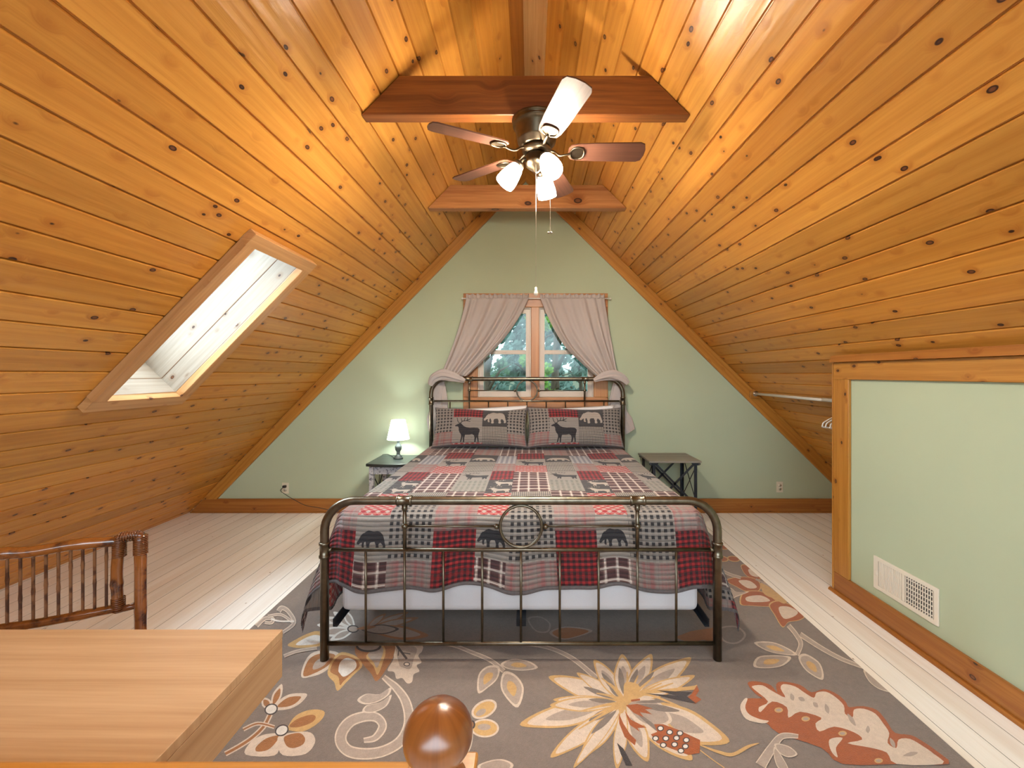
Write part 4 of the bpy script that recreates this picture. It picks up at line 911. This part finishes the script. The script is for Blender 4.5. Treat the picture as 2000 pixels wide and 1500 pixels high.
mx = k.n('MixShader', i0=0.5); k.put(mx.inputs[1], tl_.outputs[0]); k.put(mx.inputs[2], df.outputs[0]); ad = k.n('AddShader'); k.put(ad.inputs[0], mx.outputs[0]); k.put(ad.inputs[1], em.outputs[0])
k.t.links.new(ad.outputs[0], k.out.inputs[0])
mb = MB(); seg = 40; pr = [(0.107, 0.193), (0.066, 0.383)]
mb.v = []; P_ = [[(lx+r*math.cos(2*pi*j/seg), ly+r*math.sin(2*pi*j/seg), NZ+z) for j in range(seg+1)] for r, z in pr]; mb.grid(P_, seg+1, 2)
sh = mb.build('lamp_shade', k.m, lamp)
mb = MB(); mb.tube([(lx, ly, NZ+0.193+0.0), (lx, ly, NZ+0.30)], 0.004, 8)
mb.build('harp', m_chrome, sh); mb = MB()
for a in (0, pi/2): mb.tube([(lx-0.066*math.cos(a), ly-0.066*math.sin(a), NZ+0.38), (lx+0.066*math.cos(a), ly+0.066*math.sin(a), NZ+0.38)], 0.0015, 6)
mb.build('shade_spider', m_chrome, sh)
mb = MB(); mb.ball((lx, ly, NZ+0.275), 0.024); mb.build('bulb', emit('lamp_bulb', (1, 1, 1), LAMP_E*9, (0.88, 1.0, 0.94)), lamp)
# cord and outlet
def outlet(x, z, label):
    o = thing('wall_outlet', label, 'outlet', (x, YW-0.003, z)); mb = MB(); mb.box(x-0.035, x+0.035, YW-0.006, YW-0.0005, z-0.057, z+0.057, 0, 'z'); mb.build('cover_plate', m_outlet, o, 0.003)
    for dz in (-0.02, 0.02):
        mb = MB(); mb.lathe([(0.0145, 0), (0.0165, 0.003)], (x, YW-0.006, z+dz), 16, 0, (0, -1, 0)); so = mb.build('receptacle', m_outlet, o)
        mb = MB()
        for dx in (-0.006, 0.006): mb.box(x+dx-0.0012, x+dx+0.0012, YW-0.0098, YW-0.0088, z+dz-0.004, z+dz+0.005, 0, 'z')
        mb.build('slot', m_dark, so)
outlet(-2.56, 0.252, 'ivory wall outlet with a black plug in it, left of the bed'); outlet(2.615, 0.264, 'ivory wall outlet with nothing plugged in, right of the bed')
m_cord = paint('black_cord', (0.02, 0.02, 0.022), 0.5)
mb = MB(); mb.box(-2.575, -2.545, YW-0.035, YW-0.0105, 0.262, 0.285, 0, 'z'); 
path = cr([(-2.56, YW-0.035, 0.27), (-2.585, YW-0.05, 0.24), (-2.54, YW-0.045, 0.20), (-2.44, YW-0.045, 0.14), (-2.32, YW-0.05, 0.085), (-2.18, YW-0.06, 0.065), (-2.0, YW-0.07, 0.03), (-1.8, YW-0.075, 0.006), (-1.62, YW-0.02-0.005, 0.006), (-1.58, YW-0.012, 0.3), (-1.555, YW-0.02, 0.57), (-1.50, YW-0.035, 0.612), (-1.43, YW-0.09, NZ+0.004), (lx-0.05, ly+0.02, NZ+0.004)], 6)
mb.tube([tuple(p) for p in path], 0.0028, 8); cd = mb.build('power_cord', m_cord); tag(cd, 'thin black lamp cord drooping from the left outlet to the nightstand', 'cord')

# ------------------------------------------------------------------ right side table
st = thing('side_table', 'side table with weathered grey top and black metal cross braces, right of bed', 'side table', (1.36, 4.12, 0))
TX0, TX1, TY0, TY1, TZ = 1.115, 1.605, 3.92, 4.33, 0.634
m_grey = wood('weathered_grey', (0.27, 0.26, 0.225), (0.18, 0.17, 0.15), knots=0.03, rough=0.5, tint=0.1, seed=60)
mb = MB(); mb.box(TX0, TX1, TY0, TY1, TZ-0.018, TZ, 0, 'x'); mb.build('tabletop', m_grey, st, 0.003)
def leg4(x, y, sx, sy):
    mb = MB(); a = 0.018
    for (p, q) in (((0, 0), (1, 0.12)), ((0, 0), (0.12, 1))):
        x0_, x1_ = sorted((x, x-sx*a*q[0]*1.6)); y0_, y1_ = sorted((y, y-sy*a*q[1]*1.6)); mb.box(x0_, x1_, y0_, y1_, 0, TZ-0.019, 0, 'z')
    mb.build('leg', m_black, st)
ix = 0.035
for sx, x in ((-1, TX0+ix), (1, TX1-ix)):
    for sy, y in ((-1, TY0+ix*.6), (1, TY1-ix*.6)): leg4(x, y, sx, sy)
for y in (TY0+0.018, TY1-0.018):
    for sx, x in ((1, TX0+0.004), (-1, TX1-0.004)):
        mb = MB(); xo = x; ol = [(xo, TZ-0.032), (xo+sx*0.006, TZ-0.040), (xo+sx*0.02, TZ-0.043), (xo+sx*0.05, TZ-0.046), (xo+sx*0.085, TZ-0.030), (xo+sx*0.085, TZ-0.0185), (xo+sx*0.02, TZ-0.0185), (xo+sx*0.004, TZ-0.022)]
        mb.prism(ol, y-0.002, y+0.002, lambda a, b, n: (a, n, b)); br = mb.build('bracket', m_black, st)
        mb = MB(); mb.lathe([(0.0045, 0), (0.004, 0.003), (0, 0.004)], (xo+sx*0.014, y-0.002, TZ-0.031), 10, 0, (0, -1, 0)); mb.build('rivet', m_chrome, br)
    for a, b in (((TX0+0.07, TZ-0.035), (TX1-0.055, 0.22)), ((TX1-0.07, TZ-0.035), (TX0+0.055, 0.22))):
        mb = MB(); d = Vector((b[0]-a[0], 0, b[1]-a[1])).normalized(); n_ = Vector((-d.z, 0, d.x))*0.010
        A = Vector((a[0], y, a[1])); B = Vector((b[0], y, b[1])); yy = Vector((0, 0.0015, 0))
        mb.add([A-n_-yy, A+n_-yy, B+n_-yy, B-n_-yy, A-n_+yy, A+n_+yy, B+n_+yy, B-n_+yy], [(0, 1, 2, 3), (7, 6, 5, 4), (0, 4, 5, 1), (1, 5, 6, 2), (2, 6, 7, 3), (3, 7, 4, 0)]); mb.build('cross_brace', m_black, st)
for x in (TX0+ix, TX1-ix):
    for s0, s1 in ((TY0+0.03, TY1-0.03), (TY1-0.03, TY0+0.03)):
        mb = MB(); mb.tube([(x, s0, TZ-0.04), (x, s1, 0.22)], 0.004, 8); mb.build('side_brace', m_black, st)

# ------------------------------------------------------------------ curtains
k = NT('taupe_curtain_cloth'); t_ = k.n('TexCoord'); n = k.noise(t_.outputs['Object'], 420.0, 2)
k.t.nodes.remove(k.b); v_ = k.M('ADD', 0.9, k.M('MULTIPLY', n, 0.2)); cc = k.mix(1.0, (0.50, 0.44, 0.42), k.xyz(v_, v_, v_), 'MULTIPLY')
d1 = k.n('BsdfDiffuse'); k.put(d1.inputs[0], cc); d2 = k.n('BsdfTranslucent'); k.put(d2.inputs[0], cc); mx = k.n('MixShader', i0=0.12); k.put(mx.inputs[1], d1.outputs[0]); k.put(mx.inputs[2], d2.outputs[0]); k.t.links.new(mx.outputs[0], k.out.inputs[0]); m_cur = k.m
CY = 4.335
def edge(pts): return [Vector(at(px, py, y)) for px, py, y in pts]
def curtain(Lp, Rp, side, label):
    L = cr(edge(Lp), 10); R = cr(edge(Rp), 10); nvv = 60; nuu = 110
    def samp(E, t):
        f = t*(len(E)-1); i = min(int(f), len(E)-2); return E[i].lerp(E[i+1], f-i)
    P = []
    for j in range(nvv+1):
        t = j/nvv; a = samp(L, t); b = samp(R, t); row = []
        for i in range(nuu+1):
            s_ = i/nuu; p = a.lerp(b, s_); amp = 0.014+0.020*math.sin(pi*min(1, t*1.1))**1.0+0.010*t
            ph = s_*2*pi*6+1.5*math.sin(s_*7); ph2 = s_*2*pi*4+side
            fold = math.sin(ph)*(1-t)*0.55+math.sin(ph2+0.6*math.sin(3*t))*0.9*t+0.35*math.sin(ph*1.7+2)*(1-t)*0.6
            dy = amp*fold; sagz = 0.0
            if t < 0.03: dy *= 0.6; sagz = 0.004*math.sin(s_*2*pi*14)
            row.append((p.x, p.y-0.022+dy*0.9, p.z+sagz))
        P.append(row)
    mb = MB(); mb.grid(P, nuu+1, nvv+1)
    # heading ruffle above the rod
    Hd = []
    for j in range(5):
        row = []
        for i in range(nuu+1):
            s_ = i/nuu; p = L[0].lerp(R[0], s_); z = p.z+j*0.0095
            row.append((p.x+0.002*math.sin(s_*60), p.y-0.022+0.010*math.sin(s_*2*pi*15)*(0.3+j/4), z+(0.006*math.sin(s_*2*pi*11+1) if j == 4 else 0)))
        Hd.append(row)
    mb.grid(Hd, nuu+1, 5)
    body = mb.build('curtain', m_cur, None, solid=0.0015)
    tag(body, label, 'curtain', 'taupe tied back curtains at the window')
    return body
def bundle(parent, spine, wid, name, folds=5, dep=0.35, seed=0):
    """a gathered length of cloth: folded cross-section swept down a path"""
    C = cr([at(*p) for p in spine], 8); n = len(C); m = 44; P = []
    for i in range(n):
        t = i/(n-1); w_ = np.interp(t, np.linspace(0, 1, len(wid)), wid); T_ = (C[min(i+1, n-1)]-C[max(i-1, 0)]).normalized()
        side = T_.cross(Vector((0, 1, 0))); side = side.normalized() if side.length > .1 else Vector((1, 0, 0)); out = side.cross(T_).normalized()
        row = []
        for j in range(m):
            a = 2*pi*j/(m-1); r = 1+0.24*math.sin(folds*a+seed+t*2.5)+0.12*math.sin(folds*2*a+seed*2-t*3)
            row.append(tuple(C[i]+side*(w_/2*math.cos(a)*r)+out*(w_/2*dep*math.sin(a)*r)))
        P.append(row)
    mb = MB(); mb.grid(P, m, n); return mb.build(name, m_cur, parent)
cl = curtain([(911, 583, CY), (905, 610, CY), (893, 650, CY), (877, 695, 4.31), (862, 731, 4.27)], [(1033, 583, CY), (1013, 622, CY), (983, 664, CY), (950, 699, CY), (912, 735, 4.285)], 0.3, 'taupe curtain swept to the left bedpost, on the lamp side')
bundle(cl, [(908, 744, 4.215), (885, 736, 4.20), (864, 732, 4.195), (847, 739, 4.21), (840, 752, 4.235)], (0.03, 0.075, 0.095, 0.075, 0.04), 'tie', 4, 0.5, 0.4)
bundle(cl, [(855, 744, 4.30), (857, 775, 4.31), (856, 800, 4.32), (851, 822, 4.325), (847, 850, 4.325)], (0.10, 0.13, 0.16, 0.15, 0.06), 'hanging_end', 5, 0.22, 1.3)
crt = curtain([(1055, 583, CY), (1074, 628, CY), (1101, 674, CY), (1134, 708, CY), (1164, 735, 4.285)], [(1180, 583, CY), (1189, 640, CY), (1198, 690, 4.32), (1205, 731, 4.27)], 2.0, 'taupe curtain swept to the right bedpost, opposite the lamp')
bundle(crt, [(1160, 743, 4.225), (1180, 735, 4.20), (1199, 733, 4.195), (1215, 738, 4.20), (1226, 749, 4.215)], (0.03, 0.07, 0.09, 0.08, 0.045), 'tie', 4, 0.5, 2.2)
bundle(crt, [(1209, 742, 4.30), (1206, 770, 4.31), (1205, 800, 4.32), (1214, 825, 4.325), (1226, 846, 4.325)], (0.08, 0.12, 0.16, 0.19, 0.13), 'hanging_end', 5, 0.2, 0.2)
rod = thing('curtain_rod', 'thin white curtain rod across top of the window', 'curtain rod', at(1047, 583, CY+0.006))
mb = MB(); a, b = at(905, 583, CY+0.006), at(1190, 583, CY+0.006); mb.tube([a, b], 0.0055, 10)
for p in (a, b): mb.lathe([(0.0055, 0), (0.009, 0.004), (0.009, 0.012), (0.004, 0.02), (0, 0.024)], p, 12, 0, (-1 if p is a else 1, 0, 0))
mb.build('pole', m_white, rod)
for xx in (a[0]+0.02, b[0]-0.02):
    mb = MB(); mb.box(xx-0.006, xx+0.006, a[1], YW-0.0265, a[2]-0.004, a[2]+0.004, 0, 'y'); mb.build('bracket', m_chrome, rod)

# ------------------------------------------------------------------ closet rod and hangers
RXc, RZc = 2.335, 1.243
rodc = thing('closet_rod', 'white closet pole running back from a wooden block on the right rake trim', 'closet rod', (RXc, 3.4, RZc))
mb = MB(); mb.tube([(RXc, YW-0.045, RZc), (RXc, 3.35, RZc-0.002), (RXc, 3.34, RZc)], 0.0125, 14); mb.tube([(RXc, 3.345, RZc), (RXc, 1.9, RZc)], 0.0145, 14); mb.build('pole', m_white, rodc)
mb = MB(); bx, bz = RXc, RZc+0.002; mb.prism([(bx-0.052, bz-0.045), (bx+0.05, bz-0.045), (bx+0.05, bz+0.045), (bx-0.02, bz+0.045), (bx-0.052, bz+0.02)], YW-0.055, YW-0.0255, lambda a_, b_, n: (a_, n, b_), 0, 'x'); bk_ = mb.build('mounting_block', m_trim, rodc, 0.003)
mb = MB(); mb.lathe([(0.028, 0), (0.028, 0.004), (0.018, 0.006), (0.0175, 0.018)], (RXc, YW-0.055, RZc), 20, 0, (0, -1, 0)); mb.build('flange', m_chrome, rodc)
m_plas = paint('white_plastic', (0.78, 0.76, 0.74), 0.35, 0.01)
def hanger(y, ang, dz, label):
    h = thing('clothes_hanger', label, 'hanger', (RXc, y, RZc+0.016), 'white plastic hangers on the closet pole')
    ca, sa = math.cos(ang), math.sin(ang)
    def q(a, b): return (RXc+a*ca, y+a*sa, RZc+b)
    top = RZc; mb = MB(); hk = [(-0.019, -0.004), (-0.017, 0.010), (0, 0.018), (0.016, 0.010), (0.018, -0.006), (0.006, -0.022), (0, -0.04), (0, -0.06)]
    mb.tube([q(p.x, p.y+dz) for p in cr([(a, b, 0) for a, b in hk], 5)], 0.003, 8); 
    body = [(0, -0.058), (0.10, -0.095), (0.195, -0.14), (0.212, -0.165), (0.195, -0.182), (0, -0.182), (-0.195, -0.182), (-0.212, -0.165), (-0.195, -0.14), (-0.10, -0.095)]
    mb2 = MB(); mb2.tube([q(p.x, p.y+dz) for p in cr([(a, b, 0) for a, b in body], 5, True)], 0.0048, 8, closed=True)
    mb.build('hook', m_plas, h); mb2.build('hanger_bar', m_plas, h)
hanger(3.05, 0.03, 0.0, 'white plastic hanger on the closet pole, farthest from the camera'); hanger(3.01, 0.0, 0.0, 'white plastic hanger on the closet pole, middle of the three'); hanger(2.97, 0.02, 0.0, 'white plastic hanger on the closet pole, nearest the camera')

# ------------------------------------------------------------------ wall register
vy0, vy1, vz0, vz1 = 2.095, 2.49, 0.187, 0.375
vent = thing('air_vent', 'cream metal air register low on the right knee wall', 'vent', (KX, (vy0+vy1)/2, vz0))
mb = MB(); xo, xi = KX-0.008, KX-0.0005; b_ = 0.022; ym = (vy0+vy1)/2+0.0
iy0, iy1, iz0, iz1 = vy0+b_, vy1-b_-0.01, vz0+b_, vz1-b_
mb.box(xo, xi, vy0, iy0, vz0, vz1, 0, 'z'); mb.box(xo, xi, iy1, vy1, vz0, vz1, 0, 'z'); mb.box(xo, xi, iy0, iy1, vz0, iz0, 0, 'y'); mb.box(xo, xi, iy0, iy1, iz1, vz1, 0, 'y'); mb.box(xo+0.001, xi, ym-0.008, ym+0.008, iz0, iz1, 0, 'z')
mb.build('face_plate', m_vent, vent, 0.0015)
mb = MB(); mb.box(xi-0.001, xi, iy0, ym-0.008, iz0, iz1, 0, 'z'); mb.build('duct', m_dark, vent)
mb = MB(); mb.box(xi-0.003, xi-0.001, ym+0.008, iy1, iz0, iz1, 0, 'z'); mb.build('damper', m_vent, vent)
n = 12
for i in range(n):
    for (a, b) in ((iy0, ym-0.008), (ym+0.008, iy1)):
        y = a+(b-a)*(i+0.5)/n; mb = MB(); mb.box(xo+0.001, xi-0.003, y-0.0022, y+0.0022, iz0, iz1, 0, 'z'); mb.build('louver', m_vent, vent)
mb = MB()
for i in range(6):
    z = iz0+(iz1-iz0)*(i+0.5)/6; mb.box(xi-0.0032, xi-0.0012, iy0, ym-0.008, z-0.003, z+0.003, 0, 'y')
mb.build('cross_grille', m_vent, vent)
mb = MB(); mb.box(xo-0.006, xo, vy1-0.024, vy1-0.020, (vz0+vz1)/2-0.012, (vz0+vz1)/2+0.008, 0, 'z'); mb.build('damper_lever', m_vent, vent)

# ------------------------------------------------------------------ desk
DX1 = -0.677; DX0 = -1.95; DY0, DY1, DZ = 0.735, 1.15, 0.75
dk = thing('desk', 'light oak veneer desk at the lower left corner', 'desk', ((DX0+DX1)/2, 0.94, 0))
mb = MB(); mb.box(DX0, DX1, DY0, DY1, DZ-0.022, DZ, 0, 'x'); mb.build('desktop', m_desk, dk, 0.0012)
mb = MB(); a = 0.018
mb.box(DX1-0.0185, DX1-0.0005, DY0+0.001, DY1-0.001, DZ-0.128, DZ-0.0235, 0, 'y'); mb.box(DX0, DX0+0.018, DY0, DY1-.001, DZ-0.128, DZ-0.0235, 0, 'y')
mb.box(DX0+0.018, DX1-0.019, DY1-0.019, DY1-0.001, DZ-0.128, DZ-0.0235, 0, 'x'); mb.box(DX0+0.018, DX1-0.019, DY0+0.001, DY0+0.019, DZ-0.128, DZ-0.0235, 0, 'x')
mb.box(DX0+0.018, DX1-0.019, DY0+0.019, DY1-0.019, DZ-0.126, DZ-0.12, 0, 'x')
mb.build('apron', m_desk, dk, 0.001)
for x in (DX0+0.2, DX1-0.34):
    for y in (DY0+0.04, DY1-0.09):
        mb = MB(); mb.box(x, x+0.05, y, y+0.05, 0.0 if x < -1.5 else 0.0135, DZ-0.128, 0, 'z'); mb.build('leg', m_desk, dk, 0.002)

# ------------------------------------------------------------------ bamboo chair
k = NT('bamboo_varnish'); t_ = k.n('TexCoord'); n1_ = k.noise(t_.outputs['Object'], 16.0, 4, 0.6)
k.base(k.mix(k.step(n1_, 0.42, 0.62), (0.24, 0.075, 0.014), (0.055, 0.014, 0.006)), 0.18); k.b.inputs['Coat Weight'].default_value = 0.8; k.b.inputs['Coat Roughness'].default_value = 0.1; m_bam = k.m
k = NT('bamboo_spindle_varnish'); t_ = k.n('TexCoord'); n1_ = k.noise(t_.outputs['Object'], 22.0, 3)
k.base(k.mix(k.step(n1_, 0.45, 0.6), (0.20, 0.085, 0.035), (0.07, 0.025, 0.012)), 0.2); m_bam2 = k.m
m_wrap = metal('cane_wrap', (0.17, 0.055, 0.018), 0.2, 0.0)
A0 = Vector((-1.405, 1.515, 0)); dr = Vector((-0.925, -0.38, 0)).normalized(); bk = Vector((dr.y, -dr.x, 0))   # bk points to the seat side (towards camera)
if bk.y > 0: bk = -bk
ch = thing('bamboo_chair', 'glossy reddish bamboo chair with spindle back behind the desk', 'chair', tuple(A0+dr*0.28))
def cp(d, f, z): p = A0+dr*d+bk*f; return (p.x, p.y, z)
def bam(pts, r, node=0.16, mb=None, seg=12):
    C = cr(pts, 8); n = len(C); L = 0; rr = []
    tot = [0]
    for i in range(1, n): tot.append(tot[-1]+(C[i]-C[i-1]).length)
    for t in tot: 
        q = (t % node)/node; rr.append(r*(1+0.16*math.exp(-((q-0.5)/0.05)**2)))
    mb.tube([tuple(p) for p in C], rr, seg)
W = 0.56; Zt, Zb = 0.868, 0.618
for d0, lab in ((0.0, 'R'), (W, 'L')):
    s1 = 1 if d0 == 0 else -1
    mb = MB(); bam([cp(d0, 0.02, 0.0135), cp(d0, 0.0, 0.3), cp(d0, 0, 0.6), cp(d0, 0, Zt)], 0.0175, 0.17, mb); pst = mb.build('back_leg', m_bam, ch)
    mb = MB(); bam([cp(d0+s1*0.062, 0, Zb-0.01), cp(d0+s1*0.066, 0, 0.74), cp(d0+s1*0.058, 0, Zt-0.006)], 0.0165, 0.2, mb); mb.build('back_post', m_bam, ch)
    mb = MB()
    bam([cp(d0-s1*0.006, 0, Zt-0.004), cp(d0+s1*0.03, 0, Zt+0.004), cp(d0+s1*0.066, 0, Zt-0.006)], 0.0145, 0.4, mb)
    for i in range(11):
        for dd_, r_ in ((0.0, 0.0195), (0.059, 0.0185)):
            z = Zt-0.004-i*0.0062; c = Vector(cp(d0+s1*dd_, 0, z)); mb.tube([tuple(c+Vector((r_*math.cos(2*pi*q/12), r_*math.sin(2*pi*q/12), 0))) for q in range(12)], 0.0022, 6, closed=True)
    for i in range(8):
        c = Vector(cp(d0+s1*(0.004+i*0.0075), 0, Zt)); mb.tube([tuple(c+bk*0.0165*math.cos(2*pi*q/12)+Vector((0, 0, 0.0165*math.sin(2*pi*q/12)))) for q in range(12)], 0.0022, 6, closed=True)
    mb.build('cane_binding', m_wrap, ch); mb = MB(); mb.tube([cp(d0, 0, Zb), cp(d0+s1*0.07, 0, Zb-0.008)], 0.011, 10)
    for i in range(7):
        z = Zb+0.035-i*0.007; c = Vector(cp(d0+s1*0.062, 0, z)); mb.tube([tuple(c+Vector((0.0185*math.cos(2*pi*q/12), 0.0185*math.sin(2*pi*q/12), 0))) for q in range(12)], 0.0022, 6, closed=True)
    mb.build('cane_binding', m_wrap, ch)
mb = MB(); bam([cp(0.062, 0, Zt-0.012), cp(0.18, 0.004, Zt-0.006), cp(W/2, 0.006, Zt-0.012), cp(W-0.18, 0.004, Zt-0.006), cp(W-0.062, 0, Zt-0.012)], 0.0185, 0.19, mb); mb.build('top_rail', m_bam, ch)
mb = MB(); bam([cp(0.062, 0, Zb), cp(W/2, 0.004, Zb-0.005), cp(W-0.062, 0, Zb)], 0.0145, 0.19, mb); mb.build('lower_rail', m_bam, ch)
for i in range(13):
    d = 0.093+i*0.0312; mb = MB(); j = random.random()*0.1
    C = [Vector(cp(d, 0.003, Zb+(Zt-0.012-Zb)*t/14)) for t in range(15)]; nd = random.randint(3, 11)
    mb.tube([tuple(p) for p in C], [0.0044*(1.2 if t == nd else 1) for t in range(15)], 8); mb.build('spindle', m_bam2, ch)
for d in (0.02, W-0.02):
    mb = MB(); bam([cp(d, 0.44, 0.0135), cp(d, 0.44, 0.43)], 0.0175, 0.17, mb); mb.build('front_leg', m_bam, ch)
mb = MB()
for a_, b_ in (((0, 0), (W, 0)), ((0.02, 0.44), (W-0.02, 0.44)), ((0, 0), (0.02, 0.44)), ((W, 0), (W-0.02, 0.44))):
    bam([cp(a_[0], a_[1], 0.415), cp(b_[0], b_[1], 0.415)], 0.016, 0.2, mb); 
mb.build('seat_frame', m_bam, ch)
mb = MB()
for z_ in (0.16,):
    for a_, b_ in (((0, 0.01), (W, 0.01)), ((0.02, 0.44), (W-0.02, 0.44)), ((0, 0.01), (0.02, 0.44)), ((W, 0.01), (W-0.02, 0.44))): bam([cp(a_[0], a_[1], z_), cp(b_[0], b_[1], z_)], 0.011, 0.2, mb)
mb.build('stretcher', m_bam, ch)
mb = MB(); vs = [cp(0.02, 0.015, 0.424), cp(W-0.02, 0.015, 0.424), cp(W-0.03, 0.425, 0.424), cp(0.03, 0.425, 0.424)]; mb.add(vs+[(p[0], p[1], 0.436) for p in vs], [(3, 2, 1, 0), (4, 5, 6, 7), (0, 1, 5, 4), (1, 2, 6, 5), (2, 3, 7, 6), (3, 0, 4, 7)]); mb.build('cane_seat', cloth('woven_cane', (0.5, 0.3, 0.14)), ch)

# ------------------------------------------------------------------ stair railing with ball newel
rl = thing('stair_railing', 'varnished pine stair railing with a round ball newel at the bottom edge', 'railing', (-0.14, 0.655, 0))
NXc, NYc = -0.143, 0.655
mb = MB(); mb.box(NXc-0.044, NXc+0.044, NYc-0.044, NYc+0.044, 0.0, 0.795, 0, 'z'); mb.build('newel_post', m_rail, rl, 0.004)
mb = MB(); mb.box(NXc-0.056, NXc+0.056, NYc-0.056, NYc+0.056, 0.795, 0.812, 0, 'x'); mb.build('newel_cap', m_rail, rl, 0.004)
mb = MB(); mb.lathe([(0.044, 0.812), (0.044, 0.818), (0.036, 0.824), (0.024, 0.832), (0.022, 0.842)], (NXc, NYc, 0), 32)
pr = [(0.022, -0.0450)]+[(0.0535*math.sin(pi*i/18), -0.0465*math.cos(pi*i/18)) for i in range(3, 19)]
mb.lathe([(max(r, 1e-5), z) for r, z in pr], (NXc, NYc, 0.888), 40); mb.build('ball_finial', m_ball, rl)
mb = MB(); mb.box(-2.2, NXc-0.045, NYc-0.03, NYc+0.045, 0.772, 0.808, 0, 'x'); mb.build('handrail', m_rail, rl, 0.008, 3)
for i in range(12):
    x = -0.30-i*0.13; mb = MB(); mb.box(x-0.016, x+0.016, NYc-0.012, NYc+0.02, 0.0, 0.772, 0, 'z'); mb.build('baluster', m_rail, rl, 0.002)

# ------------------------------------------------------------------ outdoors beyond the window
m_bark = wood('bark', (0.10, 0.06, 0.04), (0.05, 0.03, 0.02), knots=0.0, rough=0.9, seed=70)
def leafmat(name, a, b):
    k = NT(name); g = k.n('NewGeometry'); k.t.nodes.remove(k.b)
    c = k.mix(g.outputs['Random Per Island'], a, b); d1 = k.n('BsdfDiffuse'); k.put(d1.inputs[0], c); d2 = k.n('BsdfTranslucent'); k.put(d2.inputs[0], c); mx = k.n('MixShader', i0=0.4)
    k.put(mx.inputs[1], d1.outputs[0]); k.put(mx.inputs[2], d2.outputs[0]); k.t.links.new(mx.outputs[0], k.out.inputs[0]); return k.m
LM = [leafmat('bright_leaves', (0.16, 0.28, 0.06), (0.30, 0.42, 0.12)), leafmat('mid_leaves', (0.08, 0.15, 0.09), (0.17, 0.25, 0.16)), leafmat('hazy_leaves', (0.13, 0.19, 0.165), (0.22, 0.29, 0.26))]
def tree(x, y, h, r, lm, nl, ls, label, cz=0.6, tr_=0.13):
    t = thing('tree', label, 'tree', (x, y, -2.8), 'trees outside the window'); rs = random.Random(int(x*100+y*7))
    mb = MB(); mb.tube([(x, y, -2.8), (x+0.1, y, -2.8+h*.3), (x-0.05, y+0.1, -2.8+h*.6), (x, y, -2.8+h*.9)], [tr_, tr_*.85, tr_*.6, tr_*.25], 10)
    for i in range(9):
        a = rs.random()*6.28; z = -2.8+h*(0.3+0.06*i); mb.tube([(x, y, z), (x+math.cos(a)*r*.4, y+math.sin(a)*r*.4, z+h*.06), (x+math.cos(a)*r*.8, y+math.sin(a)*r*.8, z+h*.08)], [tr_*.35, tr_*.22, tr_*.08], 6)
    mb.build('trunk', m_bark, t)
    mb = MB(); cl_ = [(x+rs.gauss(0, r*.45), y+rs.gauss(0, r*.45), -2.8+h*cz+rs.uniform(-.38, .38)*h, r*rs.uniform(.18, .34)) for _ in range(26)]
    for i in range(nl):
        c = rs.choice(cl_); v = Vector((rs.gauss(0, 1), rs.gauss(0, 1), rs.gauss(0, .7))).normalized()*c[3]*rs.uniform(.5, 1.1)
        p = Vector(c[:3])+v; n_ = Vector((rs.gauss(0, 1), rs.gauss(0, 1), rs.gauss(0, 1))).normalized(); a = n_.orthogonal().normalized()*ls*rs.uniform(.6, 1.2); b = n_.cross(a)*.55
        mb.add([p-a, p-a*.2+b, p+a*.5+b*.5, p+a, p+a*.4-b*.5, p-a*.2-b], [(0, 1, 2, 3, 4, 5)])
    mb.build('foliage', LM[lm], t, solid=0)
    o = t; return o
tree(0.55, 8.4, 6.6, 0.6, 0, 2600, 0.06, 'bright green maple close outside the right sash', 0.82)
tree(-0.95, 9.6, 7.2, 0.7, 1, 2000, 0.065, 'pale green tree just beyond the left sash', 0.78)
tree(-3.2, 13.5, 9, 1.3, 1, 2400, 0.12, 'mid green tree beyond the left edge of window', 0.5)
tree(3.4, 13.5, 9, 1.3, 1, 2400, 0.12, 'mid green tree beyond the right edge of window', 0.5)
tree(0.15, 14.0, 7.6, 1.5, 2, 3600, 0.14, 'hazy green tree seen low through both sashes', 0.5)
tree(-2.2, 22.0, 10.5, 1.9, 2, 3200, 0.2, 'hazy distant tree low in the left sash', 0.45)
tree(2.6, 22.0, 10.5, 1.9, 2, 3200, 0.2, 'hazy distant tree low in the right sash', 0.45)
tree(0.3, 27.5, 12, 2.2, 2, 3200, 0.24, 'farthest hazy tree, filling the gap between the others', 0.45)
mb = MB(); mb.add([(-40, 5.2, -2.82), (40, 5.2, -2.82), (40, 70, -2.82), (-40, 70, -2.82)], [(0, 1, 2, 3)])
gr = mb.build('ground', paint('grass_ground', (0.10, 0.17, 0.06), 0.95, 0.3, 8)); struct(gr, 'grassy ground outside beyond the window', 'ground')

# ------------------------------------------------------------------ daylight falling through the skylight
ld = bpy.data.lights.new('skylight_daylight', 'AREA'); ld.shape = 'RECTANGLE'; ld.size = 1.0; ld.size_y = 0.36; ld.energy = SKYL_E; ld.color = (0.80, 0.92, 1.0)
lo = bpy.data.objects.new('skylight_daylight', ld); COL.objects.link(lo)
_p = SL((HS0+HS1)/2, (HY0+HY1)/2, DD+0.14); _z = nL.copy(); _x = dL.copy(); _y = _z.cross(_x)
lo.matrix_world = Matrix(((_x.x, _y.x, _z.x, _p.x), (_x.y, _y.y, _z.y, _p.y), (_x.z, _y.z, _z.z, _p.z), (0, 0, 0, 1)))
